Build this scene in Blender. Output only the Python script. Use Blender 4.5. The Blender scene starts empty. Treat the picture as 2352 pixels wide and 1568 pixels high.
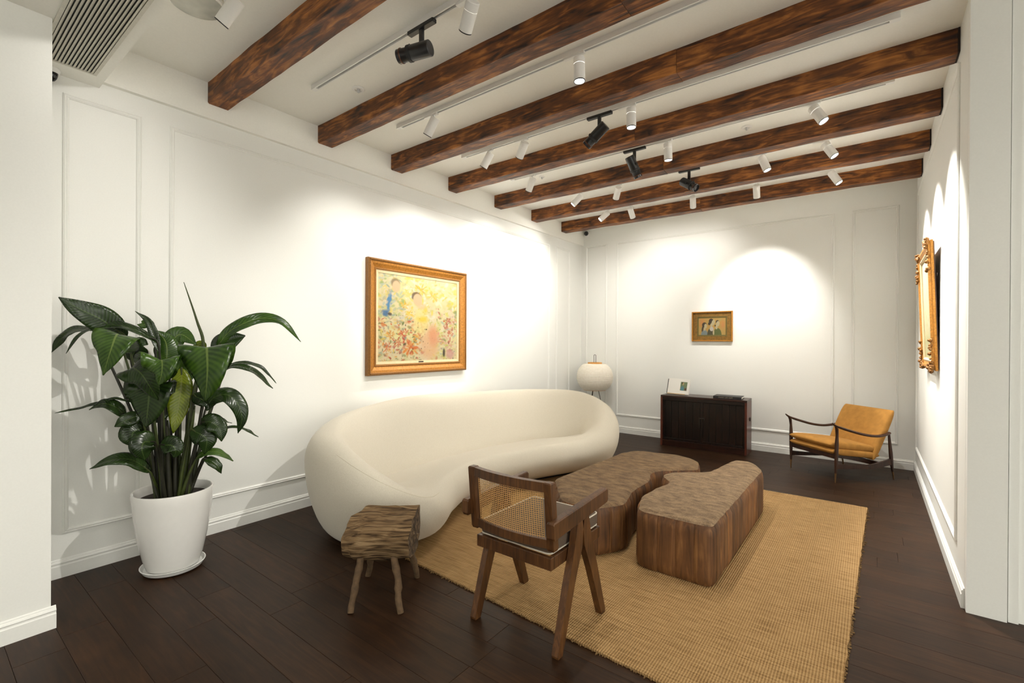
import bpy, bmesh, math, random
from mathutils import Vector, Matrix, noise
random.seed(7)
scn = bpy.context.scene
col = scn.collection

# ---------------------------------------------------------------- camera
F_PX = 1077.835; YAW = -0.652; PITCH = -0.0027; ROLL = 0.0051
CAM = Vector((3.927, -7.092, 1.45))
_f = Vector((math.sin(YAW)*math.cos(PITCH), math.cos(YAW)*math.cos(PITCH), math.sin(PITCH)))
_r = Vector((math.cos(YAW), -math.sin(YAW), 0)); _u = _r.cross(_f)
c_, s_ = math.cos(ROLL), math.sin(ROLL)
CR = c_*_r + s_*_u; CU = -s_*_r + c_*_u; CF = _f
cam_d = bpy.data.cameras.new('camera'); cam = bpy.data.objects.new('camera', cam_d); col.objects.link(cam)
cam_d.sensor_width = 36.0; cam_d.lens = F_PX*36/2352; cam_d.shift_y = 4.5/2352; cam_d.clip_start = .05
M = Matrix.Identity(4)
for i in range(3):
    M[i][0] = CR[i]; M[i][1] = CU[i]; M[i][2] = -CF[i]; M[i][3] = CAM[i]
cam.matrix_world = M
scn.camera = cam

# ---------------------------------------------------------------- world, exposure
w = bpy.data.worlds.new('world'); scn.world = w; w.use_nodes = True
w.node_tree.nodes['Background'].inputs[0].default_value = (1.0, .99, .90, 1)
w.node_tree.nodes['Background'].inputs[1].default_value = .95
scn.view_settings.view_transform = 'Standard'; scn.view_settings.look = 'None'
scn.view_settings.gamma = 1; scn.view_settings.use_curve_mapping = False
scn.view_settings.exposure = 1.92
LIGHT = (1.0, .965, .90)

# ---------------------------------------------------------------- materials
MATS = {}
def nm(name):
    m = bpy.data.materials.new(name); m.use_nodes = True
    nt = m.node_tree; b = nt.nodes['Principled BSDF']; MATS[name] = m
    return m, nt, b
def link(nt, a, b): nt.links.new(a, b)
def node(nt, t, **kw):
    n = nt.nodes.new(t)
    for k, v in kw.items():
        if hasattr(n, k): setattr(n, k, v)
        else: n.inputs[k].default_value = v
    return n
def srgb(r, g, b):
    f = lambda c: c/12.92 if c <= .04045 else ((c+.055)/1.055)**2.4
    return (f(r/255), f(g/255), f(b/255), 1)
def coords(nt, scale=(1,1,1), kind='Object', rot=(0,0,0)):
    tc = node(nt, 'ShaderNodeTexCoord'); mp = node(nt, 'ShaderNodeMapping')
    mp.inputs['Scale'].default_value = scale; mp.inputs['Rotation'].default_value = rot
    link(nt, tc.outputs[kind], mp.inputs['Vector']); return mp.outputs[0]
def ramp(nt, fac, stops):
    r = node(nt, 'ShaderNodeValToRGB'); el = r.color_ramp.elements
    while len(el) < len(stops): el.new(.5)
    for e, (p, c) in zip(el, stops): e.position = p; e.color = c
    link(nt, fac, r.inputs[0]); return r.outputs[0]
def bump(nt, b, h, strength=.2, dist=.01):
    n = node(nt, 'ShaderNodeBump'); n.inputs['Strength'].default_value = strength; n.inputs['Distance'].default_value = dist
    link(nt, h, n.inputs['Height']); link(nt, n.outputs[0], b.inputs['Normal'])
def plain(name, c, rough=.5, metal=0, nscale=60, bstr=.05, var=.06, spec=.5, coat=0):
    m, nt, b = nm(name)
    v = coords(nt); nz = node(nt, 'ShaderNodeTexNoise'); nz.inputs['Scale'].default_value = nscale; nz.inputs['Detail'].default_value = 3
    link(nt, v, nz.inputs['Vector'])
    lo = tuple(max(0, x*(1-var)) for x in c[:3])+(1,); hi = tuple(min(1, x*(1+var)) for x in c[:3])+(1,)
    link(nt, ramp(nt, nz.outputs[0], [(.3, lo), (.7, hi)]), b.inputs['Base Color'])
    b.inputs['Roughness'].default_value = rough; b.inputs['Metallic'].default_value = metal
    b.inputs['Specular IOR Level'].default_value = spec; b.inputs['Coat Weight'].default_value = coat
    if bstr: bump(nt, b, nz.outputs[0], bstr, .003)
    return m
def wood(name, dark, mid, light, rough=.5, scale=(1.2, 14, 14), bstr=.25, dist=.004, rnd=.0, spec=.5, stops=(.3,.5,.72), patch=1.5):
    m, nt, b = nm(name)
    tc = node(nt, 'ShaderNodeTexCoord'); oi = node(nt, 'ShaderNodeObjectInfo')
    add = node(nt, 'ShaderNodeVectorMath', operation='MULTIPLY_ADD')
    link(nt, oi.outputs['Random'], add.inputs[0]); add.inputs[1].default_value = (37, 53, 71); link(nt, tc.outputs['Object'], add.inputs[2])
    mp = node(nt, 'ShaderNodeMapping'); mp.inputs['Scale'].default_value = scale; link(nt, add.outputs[0], mp.inputs['Vector'])
    n1 = node(nt, 'ShaderNodeTexNoise'); n1.inputs['Scale'].default_value = 3; n1.inputs['Detail'].default_value = 8; n1.inputs['Distortion'].default_value = 1.2
    link(nt, mp.outputs[0], n1.inputs['Vector'])
    n2 = node(nt, 'ShaderNodeTexNoise'); n2.inputs['Scale'].default_value = patch*4; n2.inputs['Detail'].default_value = 5
    link(nt, add.outputs[0], n2.inputs['Vector'])
    mx = node(nt, 'ShaderNodeMath', operation='MULTIPLY_ADD'); mx.inputs[1].default_value = .65
    link(nt, n1.outputs[0], mx.inputs[0])
    sc = node(nt, 'ShaderNodeMath', operation='MULTIPLY'); sc.inputs[1].default_value = .35; link(nt, n2.outputs[0], sc.inputs[0]); link(nt, sc.outputs[0], mx.inputs[2])
    cr = ramp(nt, mx.outputs[0], [(stops[0], dark), (stops[1], mid), (stops[2], light)])
    if rnd:
        hs = node(nt, 'ShaderNodeHueSaturation'); mr = node(nt, 'ShaderNodeMapRange')
        mr.inputs['To Min'].default_value = 1-rnd; mr.inputs['To Max'].default_value = 1+rnd
        link(nt, oi.outputs['Random'], mr.inputs[0]); link(nt, mr.outputs[0], hs.inputs['Value']); link(nt, cr, hs.inputs['Color']); cr = hs.outputs[0]
    link(nt, cr, b.inputs['Base Color']); b.inputs['Roughness'].default_value = rough; b.inputs['Specular IOR Level'].default_value = spec
    if bstr: bump(nt, b, n1.outputs[0], bstr, dist)
    return m
def emit(name, c, s):
    m, nt, b = nm(name); b.inputs['Base Color'].default_value = c; b.inputs['Emission Color'].default_value = c; b.inputs['Emission Strength'].default_value = s
    return m

plain('wall_paint', (.86, .862, .825, 1), .55, nscale=120, bstr=.03, var=.012)
plain('trim_paint', (.86, .862, .825, 1), .35, nscale=80, bstr=.02, var=.012)
plain('ceiling_paint', (.93, .922, .865, 1), .75, nscale=90, bstr=.03, var=.015)
wood('floor_wood', srgb(30, 17, 8), srgb(46, 28, 14), srgb(64, 40, 22), .45, (1.0, 12, 12), .08, .002, .18, .2, stops=(.28,.5,.75))
wood('beam_wood', srgb(38, 18, 7), srgb(108, 60, 23), srgb(196, 126, 58), .55, (1.4, 9, 9), .5, .008, .08, stops=(.36,.51,.70), patch=1.3)
plain('beam_end', srgb(30, 20, 14), .7)
plain('white_metal', (.88, .875, .85, 1), .4, nscale=200, bstr=0, var=.01)
plain('grey_slot', (.10, .10, .09, 1), .5)
plain('black_metal', (.012, .012, .013, 1), .38, nscale=300, bstr=.02)
plain('black_rubber', (.02, .02, .02, 1), .6)
plain('silver_sticker', (.6, .6, .6, 1), .3)
emit('lens_glow', (1.0, .96, .9, 1), 9.0)
plain('lens_off', (.03, .03, .035, 1), .12)
plain('bronze_ring', (.10, .04, .02, 1), .4, metal=.6)

# sofa boucle
m, nt, b = nm('cream_wool')
v = coords(nt); n1 = node(nt, 'ShaderNodeTexNoise'); n1.inputs['Scale'].default_value = 260; n1.inputs['Detail'].default_value = 4; link(nt, v, n1.inputs['Vector'])
link(nt, ramp(nt, n1.outputs[0], [(.3, (.64, .585, .48, 1)), (.7, (.74, .69, .585, 1))]), b.inputs['Base Color'])
b.inputs['Roughness'].default_value = .95; b.inputs['Sheen Weight'].default_value = .25; b.inputs['Specular IOR Level'].default_value = .15
bump(nt, b, n1.outputs[0], .35, .004)
plain('piping_cream', (.72, .66, .54, 1), .9)
plain('plinth_dark', (.02, .018, .015, 1), .7)

# rug
m, nt, b = nm('jute_rug')
v = coords(nt)
wv = node(nt, 'ShaderNodeTexWave', wave_type='BANDS', bands_direction='X'); wv.inputs['Scale'].default_value = 26; wv.inputs['Distortion'].default_value = .35; wv.inputs['Detail'].default_value = 2
link(nt, v, wv.inputs['Vector'])
wv2 = node(nt, 'ShaderNodeTexWave', wave_type='BANDS', bands_direction='Y'); wv2.inputs['Scale'].default_value = 40; wv2.inputs['Distortion'].default_value = 1.5
link(nt, v, wv2.inputs['Vector'])
v2 = coords(nt, (3, 40, 1)); n1 = node(nt, 'ShaderNodeTexNoise'); n1.inputs['Scale'].default_value = 2.2; n1.inputs['Detail'].default_value = 6; link(nt, v2, n1.inputs['Vector'])
mul = node(nt, 'ShaderNodeMath', operation='MULTIPLY_ADD'); mul.inputs[1].default_value = .35; link(nt, wv2.outputs[1], mul.inputs[0]); link(nt, wv.outputs[1], mul.inputs[2])
mixf = node(nt, 'ShaderNodeMath', operation='MULTIPLY_ADD'); mixf.inputs[1].default_value = .28; link(nt, mul.outputs[0], mixf.inputs[0]); link(nt, n1.outputs[0], mixf.inputs[2])
link(nt, ramp(nt, mixf.outputs[0], [(.35, srgb(116, 86, 50)), (.62, srgb(158, 124, 80)), (.9, srgb(182, 148, 102))]), b.inputs['Base Color'])
b.inputs['Roughness'].default_value = .9; b.inputs['Specular IOR Level'].default_value = .2
bump(nt, b, mul.outputs[0], .7, .005)
plain('rug_edge', srgb(120, 92, 55), .9, nscale=200, bstr=.3, var=.3)

wood('teak', srgb(44, 25, 10), srgb(82, 50, 23), srgb(112, 73, 37), .42, (18, 18, 1.6), .15, .002, .1)
plain('cane', srgb(205, 160, 98), .55, nscale=150, var=.15)
plain('cushion_brown', srgb(96, 80, 66), .9, nscale=400, bstr=.25, var=.12)
plain('piping_white', srgb(205, 196, 180), .8)
wood('stave_wood', srgb(66, 40, 18), srgb(108, 70, 36), srgb(150, 106, 60), .6, (10, 10, .9), .25, .004, .42, stops=(.32,.52,.72))
# table tops
def top_mat(name, a, bb, c, sc, bs):
    m, nt, b = nm(name)
    v = coords(nt, (1.0, 2.2, 1)); n1 = node(nt, 'ShaderNodeTexNoise'); n1.inputs['Scale'].default_value = sc; n1.inputs['Detail'].default_value = 8; n1.inputs['Roughness'].default_value = .65; link(nt, v, n1.inputs['Vector'])
    v3 = coords(nt); vo = node(nt, 'ShaderNodeTexVoronoi'); vo.inputs['Scale'].default_value = 150; link(nt, v3, vo.inputs['Vector'])
    mx = node(nt, 'ShaderNodeMath', operation='MULTIPLY_ADD'); mx.inputs[1].default_value = .22; link(nt, vo.outputs[0], mx.inputs[0]); link(nt, n1.outputs[0], mx.inputs[2])
    link(nt, ramp(nt, mx.outputs[0], [(.38, a), (.58, bb), (.8, c)]), b.inputs['Base Color'])
    b.inputs['Roughness'].default_value = .7; b.inputs['Specular IOR Level'].default_value = .3; bump(nt, b, mx.outputs[0], bs, .005)
top_mat('end_grain_top', srgb(66, 48, 30), srgb(100, 77, 51), srgb(130, 104, 72), 9, .35)
top_mat('weathered_top', srgb(76, 58, 40), srgb(116, 93, 67), srgb(146, 122, 92), 14, .35)

# driftwood with cracks
m, nt, b = nm('driftwood')
v = coords(nt, (2.2, 22, 22)); n1 = node(nt, 'ShaderNodeTexNoise'); n1.inputs['Scale'].default_value = 2.6; n1.inputs['Detail'].default_value = 9; n1.inputs['Distortion'].default_value = .8; link(nt, v, n1.inputs['Vector'])
link(nt, ramp(nt, n1.outputs[0], [(.34, srgb(56, 41, 26)), (.5, srgb(116, 92, 64)), (.72, srgb(160, 134, 100))]), b.inputs['Base Color'])
b.inputs['Roughness'].default_value = .9; b.inputs['Specular IOR Level'].default_value = .2; bump(nt, b, n1.outputs[0], 1.0, .02)
m, nt, b = nm('driftwood_end')
v = coords(nt); n1 = node(nt, 'ShaderNodeTexNoise'); n1.inputs['Scale'].default_value = 40; n1.inputs['Detail'].default_value = 8; link(nt, v, n1.inputs['Vector'])
link(nt, ramp(nt, n1.outputs[0], [(.35, srgb(52, 40, 28)), (.55, srgb(98, 78, 56)), (.72, srgb(148, 124, 92))]), b.inputs['Base Color'])
b.inputs['Roughness'].default_value = .95; bump(nt, b, n1.outputs[0], 1.0, .02)
plain('branch_bark', srgb(92, 71, 48), .85, nscale=40, bstr=.6, var=.3)
plain('branch_cut', srgb(180, 150, 110), .8)

wood('lacquer', srgb(26, 13, 9), srgb(44, 22, 15), srgb(66, 33, 22), .28, (2, 16, 16), .1, .002, .05)
wood('lacquer_dark', srgb(14, 9, 7), srgb(24, 15, 11), srgb(46, 25, 16), .3, (16, 16, 1.2), .15, .002, .25)
wood('lacquer_red', srgb(56, 24, 16), srgb(84, 40, 27), srgb(108, 54, 38), .32, (16, 2, 2), .1, .002)
plain('iron', (.06, .05, .045, 1), .45, metal=.8)
plain('book_black', (.016, .016, .018, 1), .5, var=.1)
plain('book_grey', (.09, .085, .08, 1), .6)
plain('paper', (.86, .84, .79, 1), .7, nscale=200, bstr=.01, var=.01)
plain('page_edge', srgb(210, 175, 120), .7, nscale=300, var=.1)
plain('gilt_text', (.45, .40, .30, 1), .4)
wood('walnut', srgb(34, 19, 11), srgb(58, 33, 20), srgb(80, 48, 30), .35, (14, 14, 2), .08, .002)
plain('suede_tan', srgb(186, 134, 66), .85, nscale=18, bstr=.05, var=.12, spec=.25)
plain('brass', (.20, .11, .05, 1), .4, metal=.5)
# paper lantern
m, nt, b = nm('lantern_paper')
v = coords(nt); n1 = node(nt, 'ShaderNodeTexNoise'); n1.inputs['Scale'].default_value = 40; link(nt, v, n1.inputs['Vector'])
link(nt, ramp(nt, n1.outputs[0], [(.3, (.80, .74, .63, 1)), (.7, (.86, .81, .71, 1))]), b.inputs['Base Color']); b.inputs['Roughness'].default_value = .9; b.inputs['Specular IOR Level'].default_value = .1
plain('lamp_ring_wood', srgb(222, 160, 84), .5)
plain('lamp_wire', (.08, .07, .06, 1), .4, metal=.7)
plain('ceramic_white', (.83, .82, .79, 1), .12, nscale=30, bstr=0, var=.01, coat=.4)
plain('saucer_white', (.80, .80, .78, 1), .35, var=.01)
plain('soil', srgb(36, 26, 18), .95, nscale=90, bstr=.8, var=.4)

def leaf_mat(name, d, l, rib, trans):
    m, nt, b = nm(name)
    tc = node(nt, 'ShaderNodeTexCoord'); sp = node(nt, 'ShaderNodeSeparateXYZ'); link(nt, tc.outputs['UV'], sp.inputs[0])
    ab = node(nt, 'ShaderNodeMath', operation='ABSOLUTE'); link(nt, sp.outputs[0], ab.inputs[0])
    k = node(nt, 'ShaderNodeMath', operation='MULTIPLY_ADD'); k.inputs[1].default_value = -16; link(nt, ab.outputs[0], k.inputs[0])
    k2 = node(nt, 'ShaderNodeMath', operation='MULTIPLY'); k2.inputs[1].default_value = 130; link(nt, sp.outputs[1], k2.inputs[0]); link(nt, k2.outputs[0], k.inputs[2])
    sn = node(nt, 'ShaderNodeMath', operation='SINE'); link(nt, k.outputs[0], sn.inputs[0])
    nz = node(nt, 'ShaderNodeTexNoise'); nz.inputs['Scale'].default_value = 9; nz.inputs['Detail'].default_value = 4; link(nt, tc.outputs['Object'], nz.inputs['Vector'])
    f = node(nt, 'ShaderNodeMath', operation='MULTIPLY_ADD'); f.inputs[1].default_value = .10; link(nt, sn.outputs[0], f.inputs[0]); link(nt, nz.outputs[0], f.inputs[2])
    c = ramp(nt, f.outputs[0], [(.3, d), (.75, l)])
    lt = node(nt, 'ShaderNodeMath', operation='LESS_THAN'); lt.inputs[1].default_value = .045; link(nt, ab.outputs[0], lt.inputs[0])
    mx = node(nt, 'ShaderNodeMix', data_type='RGBA'); link(nt, lt.outputs[0], mx.inputs[0]); link(nt, c, mx.inputs[6]); mx.inputs[7].default_value = rib
    link(nt, mx.outputs[2], b.inputs['Base Color']); b.inputs['Roughness'].default_value = .27
    bump(nt, b, sn.outputs[0], .12, .002)
    tr = node(nt, 'ShaderNodeBsdfTranslucent'); link(nt, mx.outputs[2], tr.inputs[0])
    ms = node(nt, 'ShaderNodeMixShader'); ms.inputs[0].default_value = trans
    out = nt.nodes['Material Output']; link(nt, b.outputs[0], ms.inputs[1]); link(nt, tr.outputs[0], ms.inputs[2]); link(nt, ms.outputs[0], out.inputs[0])
leaf_mat('leaf_dark', srgb(21, 37, 12), srgb(47, 70, 27), srgb(66, 86, 40), .12)
leaf_mat('leaf_green', srgb(34, 62, 14), srgb(74, 106, 34), srgb(104, 126, 56), .2)
leaf_mat('leaf_lime', srgb(104, 124, 16), srgb(152, 164, 36), srgb(150, 158, 58), .4)
plain('petiole', srgb(58, 68, 26), .45, nscale=30, var=.25)
plain('petiole_dark', srgb(34, 34, 20), .5, nscale=30, var=.25)

def gold(name, c, bstr=.3, sc=120, rough=.38):
    m, nt, b = nm(name)
    v = coords(nt); n1 = node(nt, 'ShaderNodeTexNoise'); n1.inputs['Scale'].default_value = sc; n1.inputs['Detail'].default_value = 5; link(nt, v, n1.inputs['Vector'])
    lo = tuple(x*.6 for x in c[:3])+(1,)
    link(nt, ramp(nt, n1.outputs[0], [(.3, lo), (.6, c)]), b.inputs['Base Color']); b.inputs['Metallic'].default_value = .35; b.inputs['Roughness'].default_value = rough
    bump(nt, b, n1.outputs[0], bstr, .006)
gold('gold_smooth', srgb(182, 122, 48), .1, 60)
gold('gold_carved', srgb(150, 102, 44), .9, 150)
gold('gold_ornate', srgb(196, 134, 52), .6, 90)
gold('gold_dull', srgb(140, 104, 44), .1, 40, .6)
plain('mat_green', srgb(96, 84, 36), .8)
plain('liner_cream', srgb(196, 176, 138), .8)
m, nt, b = nm('painted_canvas')
at_ = node(nt, 'ShaderNodeVertexColor', layer_name='paint'); nz = node(nt, 'ShaderNodeTexNoise'); nz.inputs['Scale'].default_value = 90; v = coords(nt); link(nt, v, nz.inputs['Vector'])
link(nt, at_.outputs[0], b.inputs['Base Color']); b.inputs['Roughness'].default_value = .6; bump(nt, b, nz.outputs[0], .3, .003)
m, nt, b = nm('dome_glass'); b.inputs['Base Color'].default_value = (.01, .01, .012, 1); b.inputs['Roughness'].default_value = .08
plain('diffuser_glass', (.50, .50, .44, 1), .2, nscale=6, bstr=0, var=.25)
plain('vent_paint', (.66, .64, .56, 1), .5)
plain('vent_dark', (.02, .019, .015, 1), .8)

# ---------------------------------------------------------------- mesh helpers
class MB:
    def __init__(s): s.v = []; s.f = []; s.uv = None
    def add(s, verts, faces):
        o = len(s.v); s.v += [Vector(p) for p in verts]; s.f += [tuple(i+o for i in f) for f in faces]; return s
    def box(s, c, d, R=None, bev=0):
        x, y, z = (q/2 for q in d); c = Vector(c)
        if bev <= 0:
            pts = [Vector((a, b, e)) for e in (-z, z) for a, b in ((-x,-y),(x,-y),(x,y),(-x,y))]
            fs = [(3,2,1,0),(4,5,6,7),(0,1,5,4),(1,2,6,5),(2,3,7,6),(3,0,4,7)]
        else:
            b2 = min(bev, x*.95, y*.95, z*.95); bm = bmesh.new(); bmesh.ops.create_cube(bm, size=1)
            for q in bm.verts: q.co = Vector((q.co.x*2*x, q.co.y*2*y, q.co.z*2*z))
            bmesh.ops.bevel(bm, geom=bm.edges[:], offset=b2, segments=2, profile=.5, affect='EDGES')
            bm.verts.index_update(); pts = [q.co.copy() for q in bm.verts]; fs = [tuple(q.index for q in f.verts) for f in bm.faces]; bm.free()
        if R is not None: pts = [R @ p for p in pts]
        return s.add([c+p for p in pts], fs)
    def bar(s, p0, p1, wd, ht, up=(0,0,1), bev=0):
        p0 = Vector(p0); p1 = Vector(p1); t = (p1-p0); L = t.length; t.normalize(); u = Vector(up)
        sd = t.cross(u).normalized(); u = sd.cross(t); R = Matrix((t, sd, u)).transposed()
        return s.box((p0+p1)/2, (L, wd, ht), R, bev)
    def tube(s, pts, rad, n=12, cap=True, sq=None):
        pts = [Vector(p) for p in pts]; N = len(pts); rad = rad if isinstance(rad, (list, tuple)) else [rad]*N
        rings = []; up = None
        for i in range(N):
            t = (pts[min(i+1, N-1)]-pts[max(i-1, 0)]).normalized()
            if up is None: up = Vector((0,0,1)) if abs(t.z) < .9 else Vector((1,0,0))
            a = t.cross(up).normalized(); up = a.cross(t).normalized()
            r = rad[i]; rx, ry = r if isinstance(r, (list, tuple)) else (r, r)
            rings.append([pts[i]+a*(rx*math.cos(2*math.pi*k/n))+up*(ry*math.sin(2*math.pi*k/n)) for k in range(n)])
        return s.loft(rings, cap)
    def loft(s, rings, cap=True, closed=True):
        n = len(rings[0]); vs = [p for r in rings for p in r]; fs = []
        for i in range(len(rings)-1):
            for k in range(n if closed else n-1):
                a = i*n+k; b = i*n+(k+1) % n; fs.append((a, b, b+n, a+n))
        if cap: fs.append(tuple(range(n-1, -1, -1))); fs.append(tuple((len(rings)-1)*n+k for k in range(n)))
        return s.add(vs, fs)
    def lathe(s, prof, c=(0,0,0), n=32, cap=False, ax=None):
        c = Vector(c); rings = [[c+Vector((r*math.cos(2*math.pi*k/n), r*math.sin(2*math.pi*k/n), z)) for k in range(n)] for r, z in prof]
        return s.loft(rings, cap)
    def prism(s, outline, z0, z1):
        n = len(outline); v = [Vector((x, y, z0)) for x, y in outline]+[Vector((x, y, z1)) for x, y in outline]
        return s.add(v, [tuple(range(n-1, -1, -1)), tuple(range(n, 2*n))]+[(i, (i+1) % n, (i+1) % n+n, i+n) for i in range(n)])
    def xf(s, Mx): s.v = [Mx @ p for p in s.v]; return s
    def mesh(s, name, mat, smooth=False, off=None, angle=40):
        me = bpy.data.meshes.new(name); off = off or Vector((0,0,0))
        me.from_pydata([tuple(p-off) for p in s.v], [], s.f)
        bm = bmesh.new(); bm.from_mesh(me); bmesh.ops.recalc_face_normals(bm, faces=bm.faces); bm.to_mesh(me); bm.free()
        if mat: me.materials.append(MATS[mat])
        if smooth:
            for p in me.polygons: p.use_smooth = True
            if angle < 180: me.set_sharp_from_angle(angle=math.radians(angle))
        return me
    def build(s, name, mat, parent=None, smooth=False, world=False, angle=40):
        off = parent.location.copy() if (world and parent) else None
        return obj(name, s.mesh(name, mat, smooth, off, angle), parent)
def obj(name, me, parent=None, loc=None):
    o = bpy.data.objects.new(name, me); col.objects.link(o)
    if parent: o.parent = parent
    if loc is not None: o.location = loc
    return o
def tag(o, label, cat, group=None):
    o['label'] = label; o['category'] = cat
    if group: o['group'] = group
    return o
def thing(name, label, cat, loc=(0,0,0), rz=0, group=None):
    e = bpy.data.objects.new(name, None); col.objects.link(e); e.empty_display_size = .1
    e.location = loc; e.rotation_euler = (0, 0, rz); return tag(e, label, cat, group)
def struct(o): o['kind'] = 'structure'; return o
def cr_spline(P, per, closed=False):
    P = [Vector(p) for p in P]; n = len(P); out = []
    segs = n if closed else n-1
    for i in range(segs):
        g = (lambda k: P[k % n]) if closed else (lambda k: P[max(0, min(n-1, k))])
        a, b, c, d = g(i-1), g(i), g(i+1), g(i+2)
        for j in range(per):
            t = j/per; out.append(.5*((2*b)+(c-a)*t+(2*a-5*b+4*c-d)*t*t+(3*b-a-3*c+d)*t**3))
    if not closed: out.append(P[-1].copy())
    return out
def bez(a, b, c, d, t): u = 1-t; return a*u**3+b*(3*u*u*t)+c*(3*u*t*t)+d*t**3

# ---------------------------------------------------------------- room shell
W = 4.347; H = 3.352; DROP = 3.06
XR, YB = 8.5, -10.0
fl = struct(MB().box(((XR-.2)/2, YB/2, -.06), (XR+.6, -YB+.4, .09)).build('floor', 'floor_wood'))
PW, PL = .178, 1.22
pm = [MB().box((0, 0, -.0075), (PL-.0012, PW-.0012, .015), bev=.0012).mesh('plank', 'floor_wood') for _ in range(1)]
row = 0; y = -.02
while y > -8.45:
    x = -.15 - random.uniform(0, PL)*.9
    while x < 5.4:
        p = obj('plank', pm[0], fl, (x+PL/2, y-PW/2, random.uniform(-.0004, 0)))
        x += PL
    y -= PW; row += 1
struct(MB().box((XR/2, -3.1, H+.05), (XR+.4, 6.6, .1)).build('ceiling', 'ceiling_paint'))
dc = struct(MB().box((XR/2, (YB-6.31)/2, (DROP+H)/2+.03), (XR+.4, -YB-6.31, H-DROP+.06)).build('ceiling_bulkhead', 'ceiling_paint'))
wl = struct(MB().box((-.06, -3.3, H/2), (.12, 6.8, H)).build('wall_left', 'wall_paint'))
wb = struct(MB().box((W/2+.1, .06, H/2), (W+.6, .12, H)).build('wall_back', 'wall_paint'))
wr = struct(MB().box((W+.06, -1.755, H/2), (.12, 3.53, H)).build('wall_right', 'wall_paint'))
wrf = struct(MB().box((4.425, -3.55, H/2), (.155, .06, H)).box((4.527, -3.543, H/2), (.038, .046, H)).box((6.5, -3.535, H/2), (3.91, .03, H)).build('wall_right_front', 'wall_paint'))
wlf = struct(MB().box((.33, -8.311, H/2), (.66, 3.378, H)).build('wall_left_front', 'wall_paint'))
struct(MB().box((XR/2, YB-.06, H/2), (XR+.4, .12, H)).build('wall_behind', 'wall_paint'))
# wide opening with slim mullions, added in the unseen far wall as daylight fill
struct(MB().box((XR+.06, (YB-3.5)/2, .15), (.12, -YB-3.5, .30)).box((XR+.06, (YB-3.5)/2, (2.85+H)/2), (.12, -YB-3.5, H-2.85)).box((XR+.06, -4.1, H/2), (.12, 1.2, H)).box((XR+.06, -9.7, H/2), (.12, .6, H)).build('wall_far_right', 'wall_paint'))
struct(MB().box((XR+.06, -6.1, 1.575), (.06, .06, 2.55)).box((XR+.06, -7.8, 1.575), (.06, .06, 2.55)).build('fill_window_1', 'black_metal'))
# cornice ledge along the left wall
struct(MB().box((.018, -3.15, (3.093+H)/2), (.036, 6.32, H-3.093)).build('trim_1', 'ceiling_paint'))

# mouldings and baseboards
BB = [(0,0), (.016,0), (.016,.072), (.012,.078), (.012,.084), (.015,.090), (.012,.098), (.007,.101), (.006,.108), (0,.112)]
def extrude_profile(p0, p1, nrm, prof):
    p0 = Vector(p0); p1 = Vector(p1); n = Vector(nrm)
    r0 = [p0+n*d+Vector((0,0,z)) for d, z in prof]; r1 = [p1+n*d+Vector((0,0,z)) for d, z in prof]
    return MB().loft([r0, r1], True)
struct(extrude_profile((0,-6.58,0), (0,-.001,0), (1,0,0), BB).build('baseboard_left', 'trim_paint'))
struct(extrude_profile((.017,0,0), (W-.017,0,0), (0,-1,0), BB).build('baseboard_back', 'trim_paint'))
struct(extrude_profile((W,-3.535,0), (W,-.001,0), (-1,0,0), BB).build('baseboard_right', 'trim_paint'))
struct(extrude_profile((.66,-9.9,0), (.66,-6.604,0), (1,0,0), BB).build('baseboard_left_front', 'trim_paint'))
MP = [(0,0), (.007,0), (.013,.008), (.009,.014), (.012,.020), (.006,.028), (0,.030)]
def panel(wall, o, ux, un, a0, a1, z0, z1):
    ux = Vector(ux); un = Vector(un); o = Vector(o); mb = MB()
    cn = [(a0,z0), (a1,z0), (a1,z1), (a0,z1)]; cx = (a0+a1)/2; cz = (z0+z1)/2; rings = []
    for a, z in cn:
        sa = 1 if a < cx else -1; sz = 1 if z < cz else -1
        rings.append([o+ux*(a+sa*t)+Vector((0,0,z+sz*t))+un*d for d, t in MP])
    rings.append(rings[0]); mb.loft(rings, False, True); mb.build('panel_moulding', 'trim_paint', wall)
for a0, a1 in ((-6.48,-6.09), (-5.93,-1.01), (-.81,-.40)): panel(wl, (0,0,0), (0,1,0), (1,0,0), a0, a1, .262, 2.96)
for a0, a1 in ((.085,.475), (.645,3.565), (3.745,4.19)): panel(wb, (0,0,0), (1,0,0), (0,-1,0), a0, a1, .275, 3.075)
panel(wr, (W,0,0), (0,1,0), (-1,0,0), -3.24, -.16, .275, 3.135)

# ---------------------------------------------------------------- beams
BY = [-5.707, -4.840, -4.039, -3.228, -2.390, -1.551, -.728]; BW = .145; BZ = 3.200
ORD = ['nearest the back wall', 'second from the back wall', 'third from the back wall', 'fourth from the back wall', 'fifth from the back wall', 'sixth from the back wall', 'farthest from the back wall, next to the air vent']
JX = [2.6, 2.9, 2.92, 2.30, 2.25, 2.2, 2.15]
def beam_seg(x0, x1, y0, y1, z0, z1, seed, taper=False):
    n = max(8, int((x1-x0)/.05)); rings = []
    for i in range(n+1):
        x = x0+(x1-x0)*i/n; a = [noise.noise(Vector((x*2.1, seed+k*7.3, k)))*.006+noise.noise(Vector((x*6, seed+k*3.1, k)))*.0035 for k in range(4)]
        b = .008
        rings.append([Vector((x, y0+a[0], z1)), Vector((x, y0+a[0], z0+b+a[1])), Vector((x, y0+b+a[0], z0+a[1])),
                      Vector((x, y1-b+a[2], z0+a[3])), Vector((x, y1+a[2], z0+b+a[3])), Vector((x, y1+a[2], z1))])
    return MB().loft(rings, True)
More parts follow.
